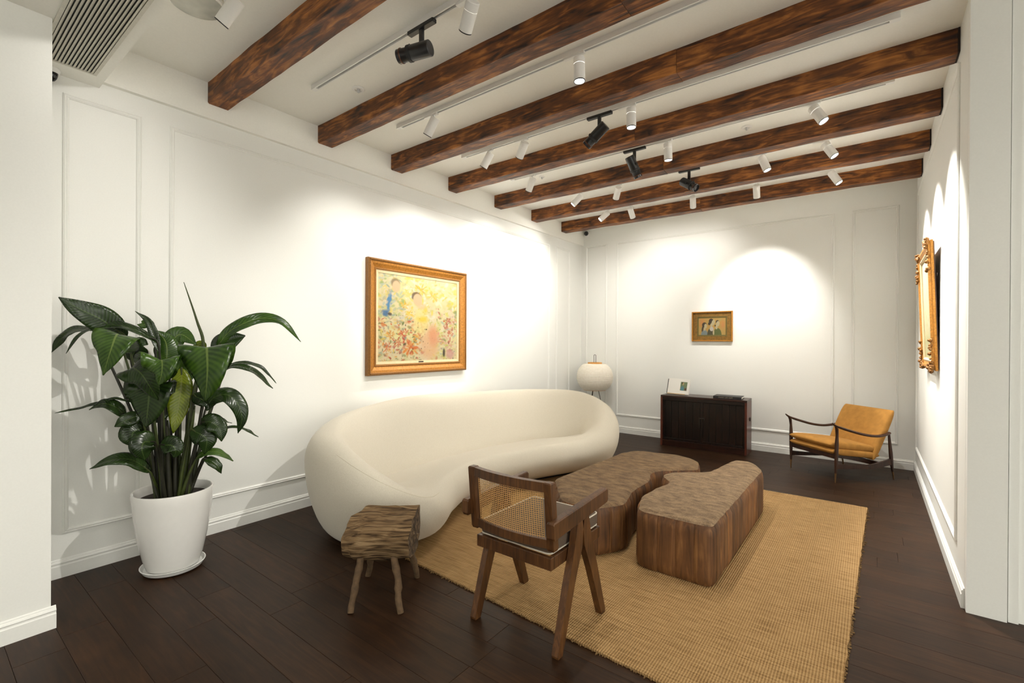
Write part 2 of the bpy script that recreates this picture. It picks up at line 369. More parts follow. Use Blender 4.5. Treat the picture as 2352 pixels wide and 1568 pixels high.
for i, by in enumerate(BY):
    t = thing('ceiling_beam', 'rough dark brown wooden ceiling beam, '+ORD[6-i], 'beam', (W/2, by+BW/2, BZ), 0, 'wooden ceiling beams')
    for x0, x1 in ((.038, JX[i]-.0012), (JX[i]+.0012, W-.012)):
        beam_seg(x0, x1, by, by+BW, BZ, H, i*11.7+x0).build('beam_length', 'beam_wood', t, True, True, 35)
    MB().box((W-.006, by+BW/2, (BZ+H)/2+.004), (.010, BW+.008, H-BZ-.006)).build('end_plate', 'beam_end', t, world=True)

# ---------------------------------------------------------------- tracks
TY = [-5.21, -4.42, -3.60, -2.78, -1.925, -1.035]
TORD = ['sixth', 'fifth', 'fourth', 'third', 'second', 'first']
for i, ty in enumerate(TY):
    t = thing('light_track', 'long white lighting track on the ceiling, %s from the back wall' % TORD[i], 'track', (2.34, ty, H), 0, 'white lighting tracks between the beams')
    x0, x1 = .62, 4.05; zc = H-.017
    mb = MB().box(((x0+x1)/2, ty, H-.004), (x1-x0, .036, .008))
    for sgn in (-1, 1): mb.box(((x0+x1)/2, ty+sgn*.0135, H-.019), (x1-x0, .009, .030))
    mb.build('housing', 'white_metal', t, world=True)
    MB().box(((x0+x1)/2, ty, H-.013), (x1-x0-.06, .016, .010)).build('slot', 'grey_slot', t, world=True)
    for xe in (x0+.02, x1-.02): MB().box((xe, ty, H-.0195), (.05, .037, .033)).build('end_cap', 'white_metal', t, world=True)

def orient(d):
    d = Vector(d).normalized(); up = Vector((0,0,1)) if abs(d.z) < .95 else Vector((0,1,0))
    a = d.cross(up).normalized(); b = a.cross(d); return Matrix((a, b, d)).transposed()
def spot_lamp(parent, pos, d, power, size, blend=.6, color=LIGHT, rad=.022):
    L = bpy.data.lights.new('spot_beam', 'SPOT'); L.energy = power; L.spot_size = math.radians(size); L.spot_blend = blend
    L.color = color; L.shadow_soft_size = rad
    o = bpy.data.objects.new('spot_beam', L); col.objects.link(o); o.parent = parent
    o.matrix_local = Matrix.Translation(Vector(pos)) @ Vector(d).to_track_quat('-Z', 'Y').to_matrix().to_4x4()
def white_spot(x, ti, target, label, power, size=42, blend=.7, pz=3.262, xoff=0.0, y=None, on=True):
    ty = TY[ti] if ti is not None else y
    t = thing('track_spotlight', label, 'spotlight', (x, ty, H), 0, 'white track spotlights')
    MB().box((-.035, 0, -.038), (.15, .030, .018), bev=.003).build('adapter', 'white_metal', t)
    MB().tube([(0,0,-.046), (0,0,pz-H+.005)], .007, 10).build('stem', 'white_metal', t, True)
    d = (Vector(target)-Vector((x, ty, pz))).normalized(); R = orient(d); p = Vector((0,0,pz-H))
    rb = .0375; L = .150
    back = p-d*.028
    Mx = Matrix.Translation(back) @ R.to_4x4()
    MB().lathe([(0,0), (rb-.004,0), (rb,.004), (rb,.045)], n=28).xf(Mx).build('rear_housing', 'white_metal', t, True)
    MB().lathe([(rb-.0015,.045), (rb-.0015,.0465), (rb,.0465), (rb,L), (rb-.003,L+.0005)], n=28).xf(Mx).build('body', 'white_metal', t, True)
    MB().lathe([(rb-.003,L-.002), (rb-.0005,L+.002), (rb-.0005,L+.006), (rb-.005,L+.006), (rb-.006,L-.004)], n=28).xf(Mx).build('lens_ring', 'black_metal', t, True)
    MB().lathe([(0,L+.001), (rb-.006,L+.001)], n=24).xf(Mx).build('lens', 'lens_glow' if on else 'lens_off', t, True)
    if power: spot_lamp(t, back+d*(L+.012), d, power, size, blend)
    return t
tw = lambda i: TORD[i]+' track from the back wall'
LS = 'white cylinder spotlight '
white_spot(1.20, None, (0.0, -6.60, 1.78), LS+'beside the round ceiling disc, tilted to the left wall', 6, 120, 1.0, y=-5.99)
white_spot(2.205, 0, (0, -4.08, 1.46), LS+'on the sixth track, beside a level black projector', 16, 70, 1.0)
white_spot(1.071, 1, (0, -4.55, 1.70), LS+'tilted to the floral painting, on the '+tw(1), 15, 84, 1.0)
white_spot(2.421, 1, (2.535, -4.43, 0), LS+'pointing straight down at the cane chair', 15, 90, 1.0)
white_spot(3.62, 1, (0, -6.15, .85), LS+'closest to the right wall on the '+tw(1), 66, 50, 1.0)
white_spot(.975, 2, (0, -3.73, 1.84), LS+'closest to the left wall on the '+tw(2), 22, 90, 1.0)
white_spot(1.39, 2, (0, -2.98, 1.83), LS+'second from the left wall on the '+tw(2), 24, 80, 1.0)
white_spot(2.425, 2, (2.533, -3.67, 0), LS+'pointing straight down at the wooden block tables', 15, 90, 1.0)
white_spot(.909, 3, (0, -2.40, 2.05), LS+'closest to the left wall on the '+tw(3), 22, 90, 1.0)
white_spot(2.432, 3, (2.52, -2.60, 0), LS+'pointing straight down on the '+tw(3), 18, 90, 1.0)
white_spot(3.575, 3, (W, -2.95, 1.85), LS+'tilted to the right wall, on the '+tw(3), 75, 60, .6)
white_spot(1.036, 4, (0, -2.6, 1.95), LS+'closest to the left wall on the '+tw(4), 19, 90, 1.0)
white_spot(1.55, 4, (0.05, -.25, 1.25), LS+'second from the left wall on the '+tw(4), 26, 90, 1.0)
white_spot(3.074, 4, (3.95, -2.0, .9), LS+'third from the left wall on the '+tw(4), 46, 100, 1.0)
white_spot(3.598, 4, (W, -2.05, 1.95), LS+'closest to the right wall on the '+tw(4), 75, 60, .6)
white_spot(.969, 5, (0, -1.8, 2.15), LS+'closest to the left wall on the '+tw(5), 18, 100, 1.0)
white_spot(1.321, 5, (1.345, 0, 2.1), LS+'second from the left wall on the '+tw(5), 8, 120, 1.0)
white_spot(2.147, 5, (1.90, 0, 2.2), LS+'middle one of five on the '+tw(5), 8, 110, 1.0, on=False)
white_spot(2.865, 5, (2.775, 0, 1.80), LS+'second from the right wall on the '+tw(5), 46, 68, .85)
white_spot(3.594, 5, (W, -1.15, 1.95), LS+'closest to the right wall on the '+tw(5), 65, 60, .6)

def black_spot(x, ti, target, label):
    ty = TY[ti]; pz = 3.150
    t = thing('projector_spotlight', label, 'spotlight', (x, ty, H), 0, 'black framing projector spotlights')
    MB().box((0, 0, -.043), (.22, .034, .024), bev=.003).build('adapter', 'black_metal', t)
    MB().box((.0, 0, (pz-H-.045)/2), (.028, .020, H-pz-.035), bev=.003).build('arm', 'black_metal', t)
    d = (Vector(target)-Vector((x, ty, pz))).normalized(); R = orient(d); p = Vector((0,0,pz-H))
    Mx = Matrix.Translation(p-d*.09+Vector((0,-.034,0)) if abs(d.x) > .2 else p-d*.09) @ R.to_4x4()
    r = .044
    MB().lathe([(0,0), (r-.004,0), (r,.004), (r,.125), (r-.002,.128)], n=30).xf(Mx).build('body', 'black_metal', t, True)
    MB().lathe([(r-.002,.127), (r+.003,.130), (r+.003,.146), (r-.004,.149)], n=30).xf(Mx).build('focus_collar', 'black_rubber', t, True)
    MB().lathe([(r-.006,.148), (r-.005,.185), (r-.003,.188)], n=30).xf(Mx).build('snout', 'black_metal', t, True)
    MB().lathe([(r-.003,.188), (r-.001,.190), (r-.001,.194), (r-.003,.196)], n=30).xf(Mx).build('trim_ring', 'bronze_ring', t, True)
    MB().lathe([(r-.004,.196), (r-.004,.215), (r-.010,.216), (r-.012,.200), (0,.198)], n=30).xf(Mx).build('lens', 'lens_off', t, True)
    MB().tube([Mx @ Vector((0, r-.004, .14)), Mx @ Vector((0, r+.012, .14))], .006, 8).build('knob', 'black_rubber', t, True)
    MB().tube([Mx @ Vector((r-.004, 0, .09)), Mx @ Vector((r+.010, 0, .09))], .012, 12).build('pivot', 'black_metal', t, True)
    return t
black_spot(1.805, 0, (.6, -5.60, 3.09), 'black projector spotlight lying level, pointing at the plant')
b2 = black_spot(2.152, 2, (0, -3.62, 1.60), 'black projector spotlight tilted down over the wooden block tables')
spot_lamp(b2, (-.17, -.034, 3.165-H-.13), (-2.1, 0, -1.5), 40, 44, .6)
b3 = black_spot(2.11, 3, (2.35, -2.35, 2.3), 'black projector spotlight with a silver sticker, hanging steeply between two beams')
black_spot(2.368, 4, (2.85, -2.1, 2.80), 'black projector spotlight tilted towards the right wall')

# fill downlights added out of view, beside and behind the viewpoint
for k, (x, y, pw) in enumerate(((5.6, -5.2, 25), (6.9, -7.6, 110), (2.6, -8.3, 60), (4.9, -8.6, 90))):
    zz = H if y > -6.31 else DROP
    t = thing('fill_downlight', 'round white downlight added in the unseen ceiling as fill light, %s of the adjoining gallery' % ['first', 'second', 'third', 'fourth'][k], 'downlight', (x, y, zz), 0, 'added fill downlights')
    MB().lathe([(.10,0), (.115,-.004), (.115,-.010), (.095,-.012), (.09,-.002)], n=28).build('trim_ring', 'white_metal', t, True)
    MB().lathe([(0,-.004), (.092,-.004)], n=28).build('diffuser', 'lens_glow', t, True)
    spot_lamp(t, (0,0,-.03), (0,0,-1), pw, 150, 1.0, (1, .97, .89), .09)

# ---------------------------------------------------------------- ceiling details
t = thing('air_vent', 'white linear air conditioning vent in the dropped ceiling', 'vent', (1.1, -6.49, DROP))
vx0, vx1, vy0, vy1 = .20, 2.3, -6.60, -6.375
mb = MB(); zb = DROP
mb.bar((vx0-.02,vy1+.008,zb-.004), (vx1,vy1+.008,zb-.004), .016, .008).bar((vx0-.02,vy0-.008,zb-.004), (vx1,vy0-.008,zb-.004), .016, .008)
mb.box((vx0-.012,(vy0+vy1)/2,zb-.004), (.016,vy1-vy0,.008)).box((vx1,(vy0+vy1)/2,zb-.004), (.016,vy1-vy0,.008)); mb.build('frame', 'vent_paint', t, world=True)
MB().box(((vx0+vx1)/2,(vy0+vy1)/2,zb-.0015), (vx1-vx0,vy1-vy0,.003)).build('duct', 'vent_dark', t, world=True)
n = 14
for i in range(n):
    yy = vy0+(vy1-vy0)*(i+.5)/n
    R = Matrix.Rotation(math.radians(32), 3, 'X')
    MB().box(((vx0+vx1)/2, yy, zb-.007), (vx1-vx0-.004, .0125, .0025), R).build('slat', 'vent_paint', t, world=True)
t = thing('ceiling_disc', 'round frosted glass disc lamp on the ceiling beside the air vent', 'lamp', (.93, -6.08, H))
MB().lathe([(.0,0), (.135,0), (.140,-.006), (.140,-.022), (.130,-.028)], n=40).build('rim', 'white_metal', t, True)
MB().lathe([(.132,-.027), (.10,-.036), (.05,-.041), (0,-.043)], n=40).build('diffuser', 'diffuser_glass', t, True)
def dome(name, label, loc, cat, r=.045, camdome=False):
    t = thing(name, label, cat, loc)
    if camdome:
        MB().lathe([(0,0), (r*1.2,0), (r*1.25,-.008), (r*1.1,-.022), (r*.9,-.026)], n=28, ).build('housing', 'white_metal', t, True)
        MB().lathe([(r*.88,-.022), (r*.86,-.036), (r*.68,-.056), (r*.38,-.070), (0,-.076)], n=28).build('dome', 'dome_glass', t, True)
    else:
        MB().lathe([(0,0), (r,0), (r*1.05,-.004), (r*.9,-.010), (r*.6,-.010), (r*.55,-.004), (0,-.004)], n=28).build('escutcheon', 'white_metal', t, True)
        MB().lathe([(r*.28,-.003), (r*.28,-.022), (r*.12,-.030), (0,-.031)], n=16).build('sprinkler_head', 'silver_sticker', t, True)
dome('fire_sprinkler', 'small round recessed sprinkler by the end of the sixth track', (.851, -4.985, H), 'sprinkler')
dome('fire_sprinkler', 'small round recessed sprinkler by the left end of the third track', (.92, -2.60, H), 'sprinkler', .035)
dome('fire_sprinkler', 'flush round ceiling cap between the third track and a beam', (3.053, -2.56, H), 'sprinkler', .04)
dome('security_camera', 'small dark dome security camera below the air vent', (.055, -6.535, DROP), 'camera', .030, True)
t = thing('security_camera', 'small dark dome security camera high on the back wall', 'camera', (.105, 0, 3.29))
Rw = Matrix.Rotation(math.radians(90), 4, 'X')
MB().lathe([(0,0), (.056,0), (.058,.010), (.048,.030), (.040,.034)], n=28).xf(Rw).build('housing', 'white_metal', t, True)
MB().lathe([(.039,.030), (.036,.048), (.024,.064), (0,.070)], n=28).xf(Rw).build('dome', 'dome_glass', t, True)

# ---------------------------------------------------------------- paintings (vertex painted canvas)
def canvas_mesh(name, nx, nz, P, colfn):
    """P(u,v)->Vector, colfn(u,v)->rgb linear"""
    me = bpy.data.meshes.new(name); vs = []; fs = []
    for j in range(nz+1):
        for i in range(nx+1): vs.append(tuple(P(i/nx, j/nz)))
    for j in range(nz):
        for i in range(nx): a = j*(nx+1)+i; fs.append((a, a+1, a+nx+2, a+nx+1))
    me.from_pydata(vs, [], fs); ca = me.color_attributes.new('paint', 'FLOAT_COLOR', 'POINT'); k = 0; dat = []
    for j in range(nz+1):
        for i in range(nx+1): c = colfn(i/nx, j/nz); dat += [c[0]*.46, c[1]*.445, c[2]*.43, 1]
    ca.data.foreach_set('color', dat); me.materials.append(MATS['painted_canvas']); return me
def mixc(a, b, t): t = max(0, min(1, t)); return tuple(a[i]*(1-t)+b[i]*t for i in range(3))
def S(r, g, b): return srgb(r, g, b)[:3]
def blob(u, v, cx, cy, rx, ry, soft=.35, rot=0):
    du, dv = u-cx, v-cy
    if rot: cc, ss = math.cos(rot), math.sin(rot); du, dv = du*cc+dv*ss, -du*ss+dv*cc
    d = math.sqrt((du/rx)**2+(dv/ry)**2); return max(0, min(1, (1-d)/soft))
rnd = random.Random(3)
NB = 24; BINS = [[[] for _ in range(NB)] for _ in range(NB)]
def dab(fx, fy, rx, ry, c, ro, al):
    r = max(rx, ry)*1.25
    for bx in range(max(0, int((fx-r)*NB)), min(NB-1, int((fx+r)*NB))+1):
        for by in range(max(0, int((fy-r)*NB)), min(NB-1, int((fy+r)*NB))+1): BINS[bx][by].append((fx, fy, rx, ry, c, ro, al))
for _ in range(1000):
    fx = rnd.random(); fy = rnd.random(); ro = rnd.uniform(0, 3.1)
    if fy < .50 and fx < .56: pal = [S(222,104,30), S(206,70,44), S(236,160,40), S(120,132,60), S(240,226,180), S(190,96,84), S(92,96,44), S(232,196,120), S(240,210,90), S(150,170,150)]; r = rnd.uniform(.014, .042)
    elif fx > .70 and fy < .66: pal = [S(204,86,66), S(238,230,200), S(206,210,96), S(184,198,176), S(232,176,150), S(226,220,120), S(150,160,90)]; r = rnd.uniform(.014, .042)
    elif fx < .3: pal = [S(170,190,110), S(226,220,150), S(150,176,160), S(240,214,90), S(206,190,130), S(190,206,190)]; r = rnd.uniform(.014, .045)
    else: pal = [S(246,220,90), S(238,226,170), S(220,224,160), S(248,214,90), S(242,238,210), S(206,206,120), S(240,226,180), S(244,236,200)]; r = rnd.uniform(.014, .055)
    dab(fx, fy, r, r*rnd.uniform(.25, .7), rnd.choice(pal), ro, rnd.uniform(.45, .95))
for cx_, cy_, rr0, cc in ((.37,.17,.10,S(232,118,24)), (.22,.22,.05,S(214,80,50)), (.28,.31,.05,S(206,60,50)), (.14,.30,.05,S(240,170,60)), (.10,.16,.05,S(226,110,60)), (.45,.28,.05,S(240,176,50)), (.86,.50,.05,S(196,70,54)), (.90,.34,.045,S(206,96,80)), (.84,.43,.03,S(186,60,50)), (.50,.85,.08,S(246,214,50)), (.66,.80,.07,S(244,220,90)), (.30,.66,.05,S(244,206,50)), (.36,.55,.05,S(246,214,70))):
    for k in range(22):
        a = rnd.uniform(0, 6.28); d = rr0*rnd.random()**.6
        dab(cx_+d*math.cos(a), cy_+d*math.sin(a), rr0*rnd.uniform(.28, .5), rr0*rnd.uniform(.10, .2), mixc(cc, rnd.choice((S(250,226,150), S(150,60,30), S(246,170,60))), rnd.uniform(0, .5)), a, .85)
def floral(u, v):
    n = noise.noise(Vector((u*5, v*5, 1))); n2 = noise.noise(Vector((u*14, v*14, 4))); n3 = noise.noise(Vector((u*34, v*30, 9)))
    c = mixc(S(238,220,184), S(242,232,166), .5+n); c = mixc(c, S(206,216,140), max(0, n2)*.9)
    for (fx, fy, rx, ry, cc, ro, al) in BINS[min(NB-1, int(u*NB))][min(NB-1, int(v*NB))]:
        c = mixc(c, cc, blob(u+n3*.004, v+n2*.004, fx, fy, rx, ry, .5, ro)*al)
    c = mixc(c, S(244,196,150), blob(u+n2*.02, v+n3*.01, .62, .20, .16, .28, .5)*.85)
    c = mixc(c, S(240,166,120), blob(u+n3*.01, v, .67, .30, .09, .17, .6)*.8)
    c = mixc(c, S(250,232,150), blob(u+n2*.02, v, .50, .47, .13, .20, .5)*.8)
    c = mixc(c, S(248,214,40), blob(u+n3*.02, v+n2*.01, .53, .50, .10, .055, .7)*.85)
    c = mixc(c, S(246,212,60), blob(u, v, .56, .62, .04, .07, .7)*.8)
    c = mixc(c, S(104,80,50), blob(u+n3*.006, v+n3*.006, .445, .775, .066, .062, .25)*.9)
    c = mixc(c, S(238,206,160), blob(u, v, .462, .735, .062, .080, .2))
    c = mixc(c, S(240,206,160), blob(u, v, .51, .66, .07, .05, .5)*.7)
    c = mixc(c, S(150,126,84), blob(u+n3*.006, v, .195, .905, .060, .065, .3)*.9)
    c = mixc(c, S(236,204,158), blob(u, v, .205, .865, .052, .075, .25))
    c = mixc(c, S(70,140,190), blob(u+n3*.02, v+n2*.01, .125, .68, .034, .15, .5, -.15)*.95)
    c = mixc(c, S(46,112,168), blob(u+n3*.015, v, .085, .55, .055, .05, .5)*.9)
    c = mixc(c, S(70,54,44), blob(u+n3*.01, v+n2*.01, .135, .54, .028, .022, .4)*.9)
    c = mixc(c, S(60,44,36), blob(u, v, .815, .09, .022, .07, .4)*.9)
    c = mixc(c, S(224,170,160), blob(u, v, .90, .07, .08, .08, .5)*.8)
    dk = noise.noise(Vector((u*46, v*46, 2)))
    if dk > .38 and v < .6: c = mixc(c, S(84,76,40), (dk-.38)*2.4*(1 if u < .6 or u > .78 else .3))
    return c
LAB_P = 'large gold framed painting of pale flowers and figures on the left wall'
# left painting
y0, y1, z0, z1 = -4.318, -2.925, 1.112, 2.275
t = thing('framed_painting', LAB_P, 'painting', (0, (y0+y1)/2, z0))
def frame_ring(P, prof, a0, a1, b0, b1):
    """P(a,b,d)->Vector; prof list of (inset, depth)"""
    rings = []
    for a, b in ((a0,b0), (a1,b0), (a1,b1), (a0,b1), (a0,b0)):
        sa = 1 if a == a0 else -1; sb = 1 if b == b0 else -1
        rings.append([P(a+sa*i, b+sb*i, d) for i, d in prof])
    return MB().loft(rings, False, True)
PL_ = lambda a, b, d: Vector((d, a, b))
frame_ring(PL_, [(0,.004), (0,.050), (.010,.062), (.022,.062), (.030,.054), (.030,.004)], y0, y1, z0, z1).build('carved_edge', 'gold_carved', t, world=True)
frame_ring(PL_, [(.029,.006), (.029,.054), (.050,.050), (.075,.036), (.088,.030), (.088,.006)], y0, y1, z0, z1).build('frame', 'gold_smooth', t, world=True)
frame_ring(PL_, [(.087,.006), (.087,.032), (.094,.038), (.104,.036), (.110,.028), (.110,.006)], y0, y1, z0, z1).build('inner_moulding', 'gold_carved', t, world=True)
frame_ring(PL_, [(.109,.006), (.109,.030), (.135,.024), (.135,.006)], y0, y1, z0, z1).build('liner', 'liner_cream', t, world=True)
ci = .133
obj('canvas', canvas_mesh('canvas', 260, 210, lambda u, v: Vector((.020, y0+ci+u*(y1-y0-2*ci), z0+ci+v*(z1-z0-2*ci)))-t.location, floral), t)
MB().box((.028, -3.62, z0+.121), (.003, .07, .013)).build('name_plate', 'iron', t, world=True)
# carved beads round the outer edge, one joined part
mb = MB()
for a in range(110):
    for zz in (z0+.016, z1-.016): mb.box((.062, y0+.016+(y1-y0-.032)*a/109, zz), (.008, .008, .012), Matrix.Rotation(.7, 3, 'X'))
for a in range(90):
    for yy in (y0+.016, y1-.016): mb.box((.062, yy, z0+.016+(z1-z0-.032)*a/89), (.008, .012, .008), Matrix.Rotation(.7, 3, 'X'))
o = mb.build('beading', 'gold_carved', t, world=True); o['kind'] = 'stuff'
# back wall painting: three simple head-and-shoulder silhouettes
def trio(u, v):
    n = noise.noise(Vector((u*6, v*6, 3))); c = mixc(S(232,176,88), S(206,190,112), .4+n*.6)
    c = mixc(c, S(242,160,90), max(blob(u, v, .13, .75, .14, .3, .9), blob(u, v, .9, .6, .12, .35, .9))*.9)
    skin = S(228,214,168); hair = S(84,70,48)
    c = mixc(c, S(150,166,168), blob(u, v, .22, .0, .13, .32, .08))
    c = mixc(c, hair, max(blob(u, v, .22, .60, .095, .155, .1), blob(u, v, .155, .40, .035, .22, .1, -.12)))
    c = mixc(c, skin, max(blob(u, v, .265, .53, .055, .14, .1), blob(u, v, .23, .36, .035, .12, .1)))
    c = mixc(c, S(96,92,62), blob(u, v, .46, .0, .14, .42, .08))
    c = mixc(c, hair, max(blob(u, v, .47, .80, .095, .17, .1), blob(u, v, .40, .66, .05, .09, .1)))
    c = mixc(c, skin, max(blob(u, v, .545, .73, .06, .18, .1, -.15), blob(u, v, .48, .5, .045, .2, .1)))
    c = mixc(c, S(112,124,64), blob(u, v, .70, .0, .16, .42, .08))
    c = mixc(c, hair, max(blob(u, v, .70, .76, .065, .11, .1), blob(u, v, .62, .54, .03, .06, .2)))
    c = mixc(c, skin, max(blob(u, v, .715, .65, .065, .17, .1, -.1), blob(u, v, .67, .46, .04, .14, .1)))
    c = mixc(c, S(232,226,216), blob(u, v, .49, .35, .075, .13, .1))
    c = mixc(c, skin, blob(u, v, .56, .14, .03, .16, .1))
    return c
x0, x1, z0, z1 = 1.846, 2.400, 1.475, 1.905
t = thing('framed_painting', 'small gold framed painting of three heads above the dark cabinet', 'painting', ((x0+x1)/2, 0, z0))
PB = lambda a, b, d: Vector((a, -d, b))
frame_ring(PB, [(0,.003), (0,.030), (.004,.034), (.014,.034), (.018,.026), (.018,.003)], x0, x1, z0, z1).build('frame', 'gold_ornate', t, world=True)
frame_ring(PB, [(.0175,.003), (.0175,.014), (.075,.014), (.075,.003)], x0, x1, z0, z1).build('mount', 'gold_dull', t, world=True)
frame_ring(PB, [(.0745,.003), (.0745,.015), (.094,.012), (.094,.003)], x0, x1, z0, z1).build('inner_mount', 'mat_green', t, world=True)
ci = .093
obj('canvas', canvas_mesh('canvas', 110, 80, lambda u, v: Vector((x0+ci+u*(x1-x0-2*ci), -.010, z0+ci+v*(z1-z0-2*ci)))-t.location, trio), t)
# right wall painting, leaning out at the top
yn, yf, zb_, zt_ = -2.30, -1.345, 1.247, 2.252
t = thing('framed_painting', 'ornate gold framed painting leaning out from the right wall', 'painting', (W, (yn+yf)/2, zb_))
hh = zt_-zb_
PR = lambda a, b, d: Vector((W-.008-(b-zb_)/hh*.036-d, a, b))
frame_ring(PR, [(0,0), (0,.016), (.006,.018), (.006,.030), (.016,.036), (.030,.034), (.052,.022), (.062,.018), (.062,0)], yn, yf, zb_, zt_).build('frame', 'gold_ornate', t, world=True)
frame_ring(PR, [(.061,.002), (.061,.022), (.070,.024), (.086,.014), (.086,.002)], yn, yf, zb_, zt_).build('liner', 'liner_cream', t, world=True)
def meadow(u, v):
    n = noise.noise(Vector((u*7, v*7, 8))); n2 = noise.noise(Vector((u*22, v*22, 5)))
    c = mixc(S(240,232,190), S(222,220,140), .5-v+n*.5); return mixc(c, S(150,160,70), max(0, n2-.1)*(1-v)*1.6)
ci = .085
obj('canvas', canvas_mesh('canvas', 60, 60, lambda u, v: PR(yn+ci+u*(yf-yn-2*ci), zb_+ci+v*(hh-2*ci), .008)-t.location, meadow), t)
MB().box((0,0,0), (.006, yf-yn-.02, hh-.02), Matrix.Rotation(-math.atan2(.036, hh), 3, 'Y')).xf(Matrix.Translation((W-.008-.018+.005, (yn+yf)/2, (zb_+zt_)/2))).build('backing_board', 'teak', t, world=True)
rr = random.Random(5)
for ca, cb in ((yn,zb_), (yf,zb_), (yf,zt_), (yn,zt_)):
    mb = MB(); sa = 1 if ca == yn else -1; sb = 1 if cb == zb_ else -1
    for k in range(34):
        f = rr.random()**1.3*.24; side = rr.random() < .5; off = rr.uniform(-.012, .045)
        a, b = (ca+sa*f, cb+sb*off) if side else (ca+sa*off, cb+sb*f)
        p = PR(a, b, .030+rr.uniform(0, .014)); r = rr.uniform(.009, .018)
        mb.lathe([(0,-r), (r*.7,-r*.6), (r,0), (r*.7,r*.6), (0,r)], n=8).v
        for q in range(len(mb.v)-40, len(mb.v)): mb.v[q] = mb.v[q]+p
    mb.build('corner_scroll', 'gold_carved', t, True, True, 180)
MB().tube([Vector((W-.02, yn-.004, 1.98))+Vector((0,math.cos(a)*.012-.012,math.sin(a)*.012)) for a in [k*.6 for k in range(11)]], .002, 6).build('hanging_ring', 'iron', t, True, True)

# ---------------------------------------------------------------- rug
t = thing('jute_rug', 'large ribbed golden jute rug under the wooden block tables', 'rug', (2.38, -3.5, 0))
def rug_edge(p, q, n, amp, seed):
    p = Vector(p); q = Vector(q); nrm = Vector((-(q-p).y, (q-p).x)).normalized(); out = []
    for i in range(n): s = i/n; out.append(p.lerp(q, s)+nrm*(noise.noise(Vector((s*n*.35, seed, 0)))*amp))
    return out
cs = [(.86,-5.00), (3.83,-5.155), (3.915,-1.91), (.86,-1.95)]
ol = []
for i in range(4): ol += rug_edge(cs[i], cs[(i+1) % 4], 120, .006 if i != 2 else .003, i*9.1)
mb = MB().prism([(p.x, p.y) for p in ol], .001, .012); mb.build('weave', 'jute_rug', t, world=True)
# loose fringe tufts along the cut edges
mb = MB(); rr = random.Random(9)
for i in range(4):
    p = Vector(cs[i]); q = Vector(cs[(i+1) % 4]); L = (q-p).length; nrm = Vector(((q-p).y, -(q-p).x)).normalized()
    for k in range(int(L/.012)):
        a = p.lerp(q, (k+rr.random())/(L/.012)); ln = rr.uniform(.002, .011) if rr.random() < .93 else rr.uniform(.01, .028)
        d = nrm*ln+(q-p).normalized()*rr.uniform(-.01, .01)
        e = a+d; a = a-nrm*.004
        mb.bar((a.x, a.y, .006), (e.x, e.y, .004), rr.uniform(.002, .005), .006)
o = mb.build('fringe', 'rug_edge', t, world=True); o['kind'] = 'stuff'

# ---------------------------------------------------------------- sofa
SO = [ # ridge, outer, base(x,y), crease
 ((1.53,-4.93,.425), (1.63,-4.87,.30), (1.33,-4.78), (1.33,-4.80,.415)),
 ((1.38,-5.12,.545), (1.46,-5.20,.36), (1.22,-5.03), (1.19,-4.96,.395)),
 ((1.06,-5.19,.690), (1.06,-5.32,.46), (1.02,-5.18), (1.02,-4.99,.36)),
 ((.74,-5.11,.785), (.58,-5.25,.56), (.68,-5.10), (.86,-4.89,.352)),
 ((.50,-4.76,.865), (.28,-4.84,.60), (.42,-4.72), (.78,-4.58,.352)),
 ((.40,-4.05,.920), (.17,-4.05,.62), (.38,-4.05), (.72,-4.05,.352)),
 ((.44,-3.10,.895), (.24,-3.02,.60), (.42,-3.05), (.76,-3.32,.352)),
 ((.63,-2.32,.872), (.48,-2.12,.58), (.66,-2.26), (.90,-2.74,.352)),
 ((1.02,-1.93,.840), (.98,-1.70,.54), (1.06,-1.92), (1.09,-2.38,.352)),
 ((1.37,-1.97,.725), (1.47,-1.81,.46), (1.36,-2.02), (1.22,-2.26,.38)),
 ((1.57,-2.28,.560), (1.69,-2.24,.37), (1.49,-2.27), (1.34,-2.40,.40)),
 ((1.51,-2.72,.435), (1.60,-2.72,.30), (1.32,-2.64), (1.27,-2.74,.42)),
 ((1.31,-3.35,.43), (1.38,-3.36,.30), (1.08,-3.30), (1.09,-3.38,.425)),
 ((1.20,-4.02,.43), (1.28,-4.03,.30), (.99,-3.99), (1.00,-4.06,.425)),
 ((1.33,-4.52,.43), (1.42,-4.47,.30), (1.13,-4.42), (1.15,-4.52,.42)),
]
per = 9
Rg = cr_spline([s[0] for s in SO], per, True); Ot = cr_spline([s[1] for s in SO], per, True)
Bs = cr_spline([(*s[2], .035) for s in SO], per, True); Ck = cr_spline([s[3] for s in SO], per, True)
rings = []
for R_, O_, B_, C_ in zip(Rg, Ot, Bs, Ck):
    outh = Vector((O_.x-C_.x, O_.y-C_.y, 0)).normalized(); up = Vector((0,0,1))
    hgt = R_.z-C_.z; k = max(0, min(1, (hgt-.02)/.25)); dist = (Vector((R_.x, R_.y))-Vector((C_.x, C_.y))).length
    d1 = (outh*(1-k)+(up*.75+outh*.42)*k)
    l1 = dist*.45*(1-k)+max(hgt, .01)*.55*k
    p1 = C_+d1*l1; p2 = R_-outh*(dist*.45*(1-k)+min(dist*.45, .10)*k)
    prof = [bez(C_, p1, p2, R_, i/11) for i in range(11)]
    ro = (Vector((O_.x, O_.y))-Vector((R_.x, R_.y))).length
    prof += [bez(R_, R_+outh*ro*.62, O_+up*(R_.z-O_.z)*.55, O_, i/10) for i in range(10)]
    bo = (Vector((O_.x, O_.y))-Vector((B_.x, B_.y))).length
    prof += [bez(O_, O_-up*(O_.z*.42), B_+outh*bo*.45+up*.015, B_, i/12) for i in range(13)]
    rings.append(prof)
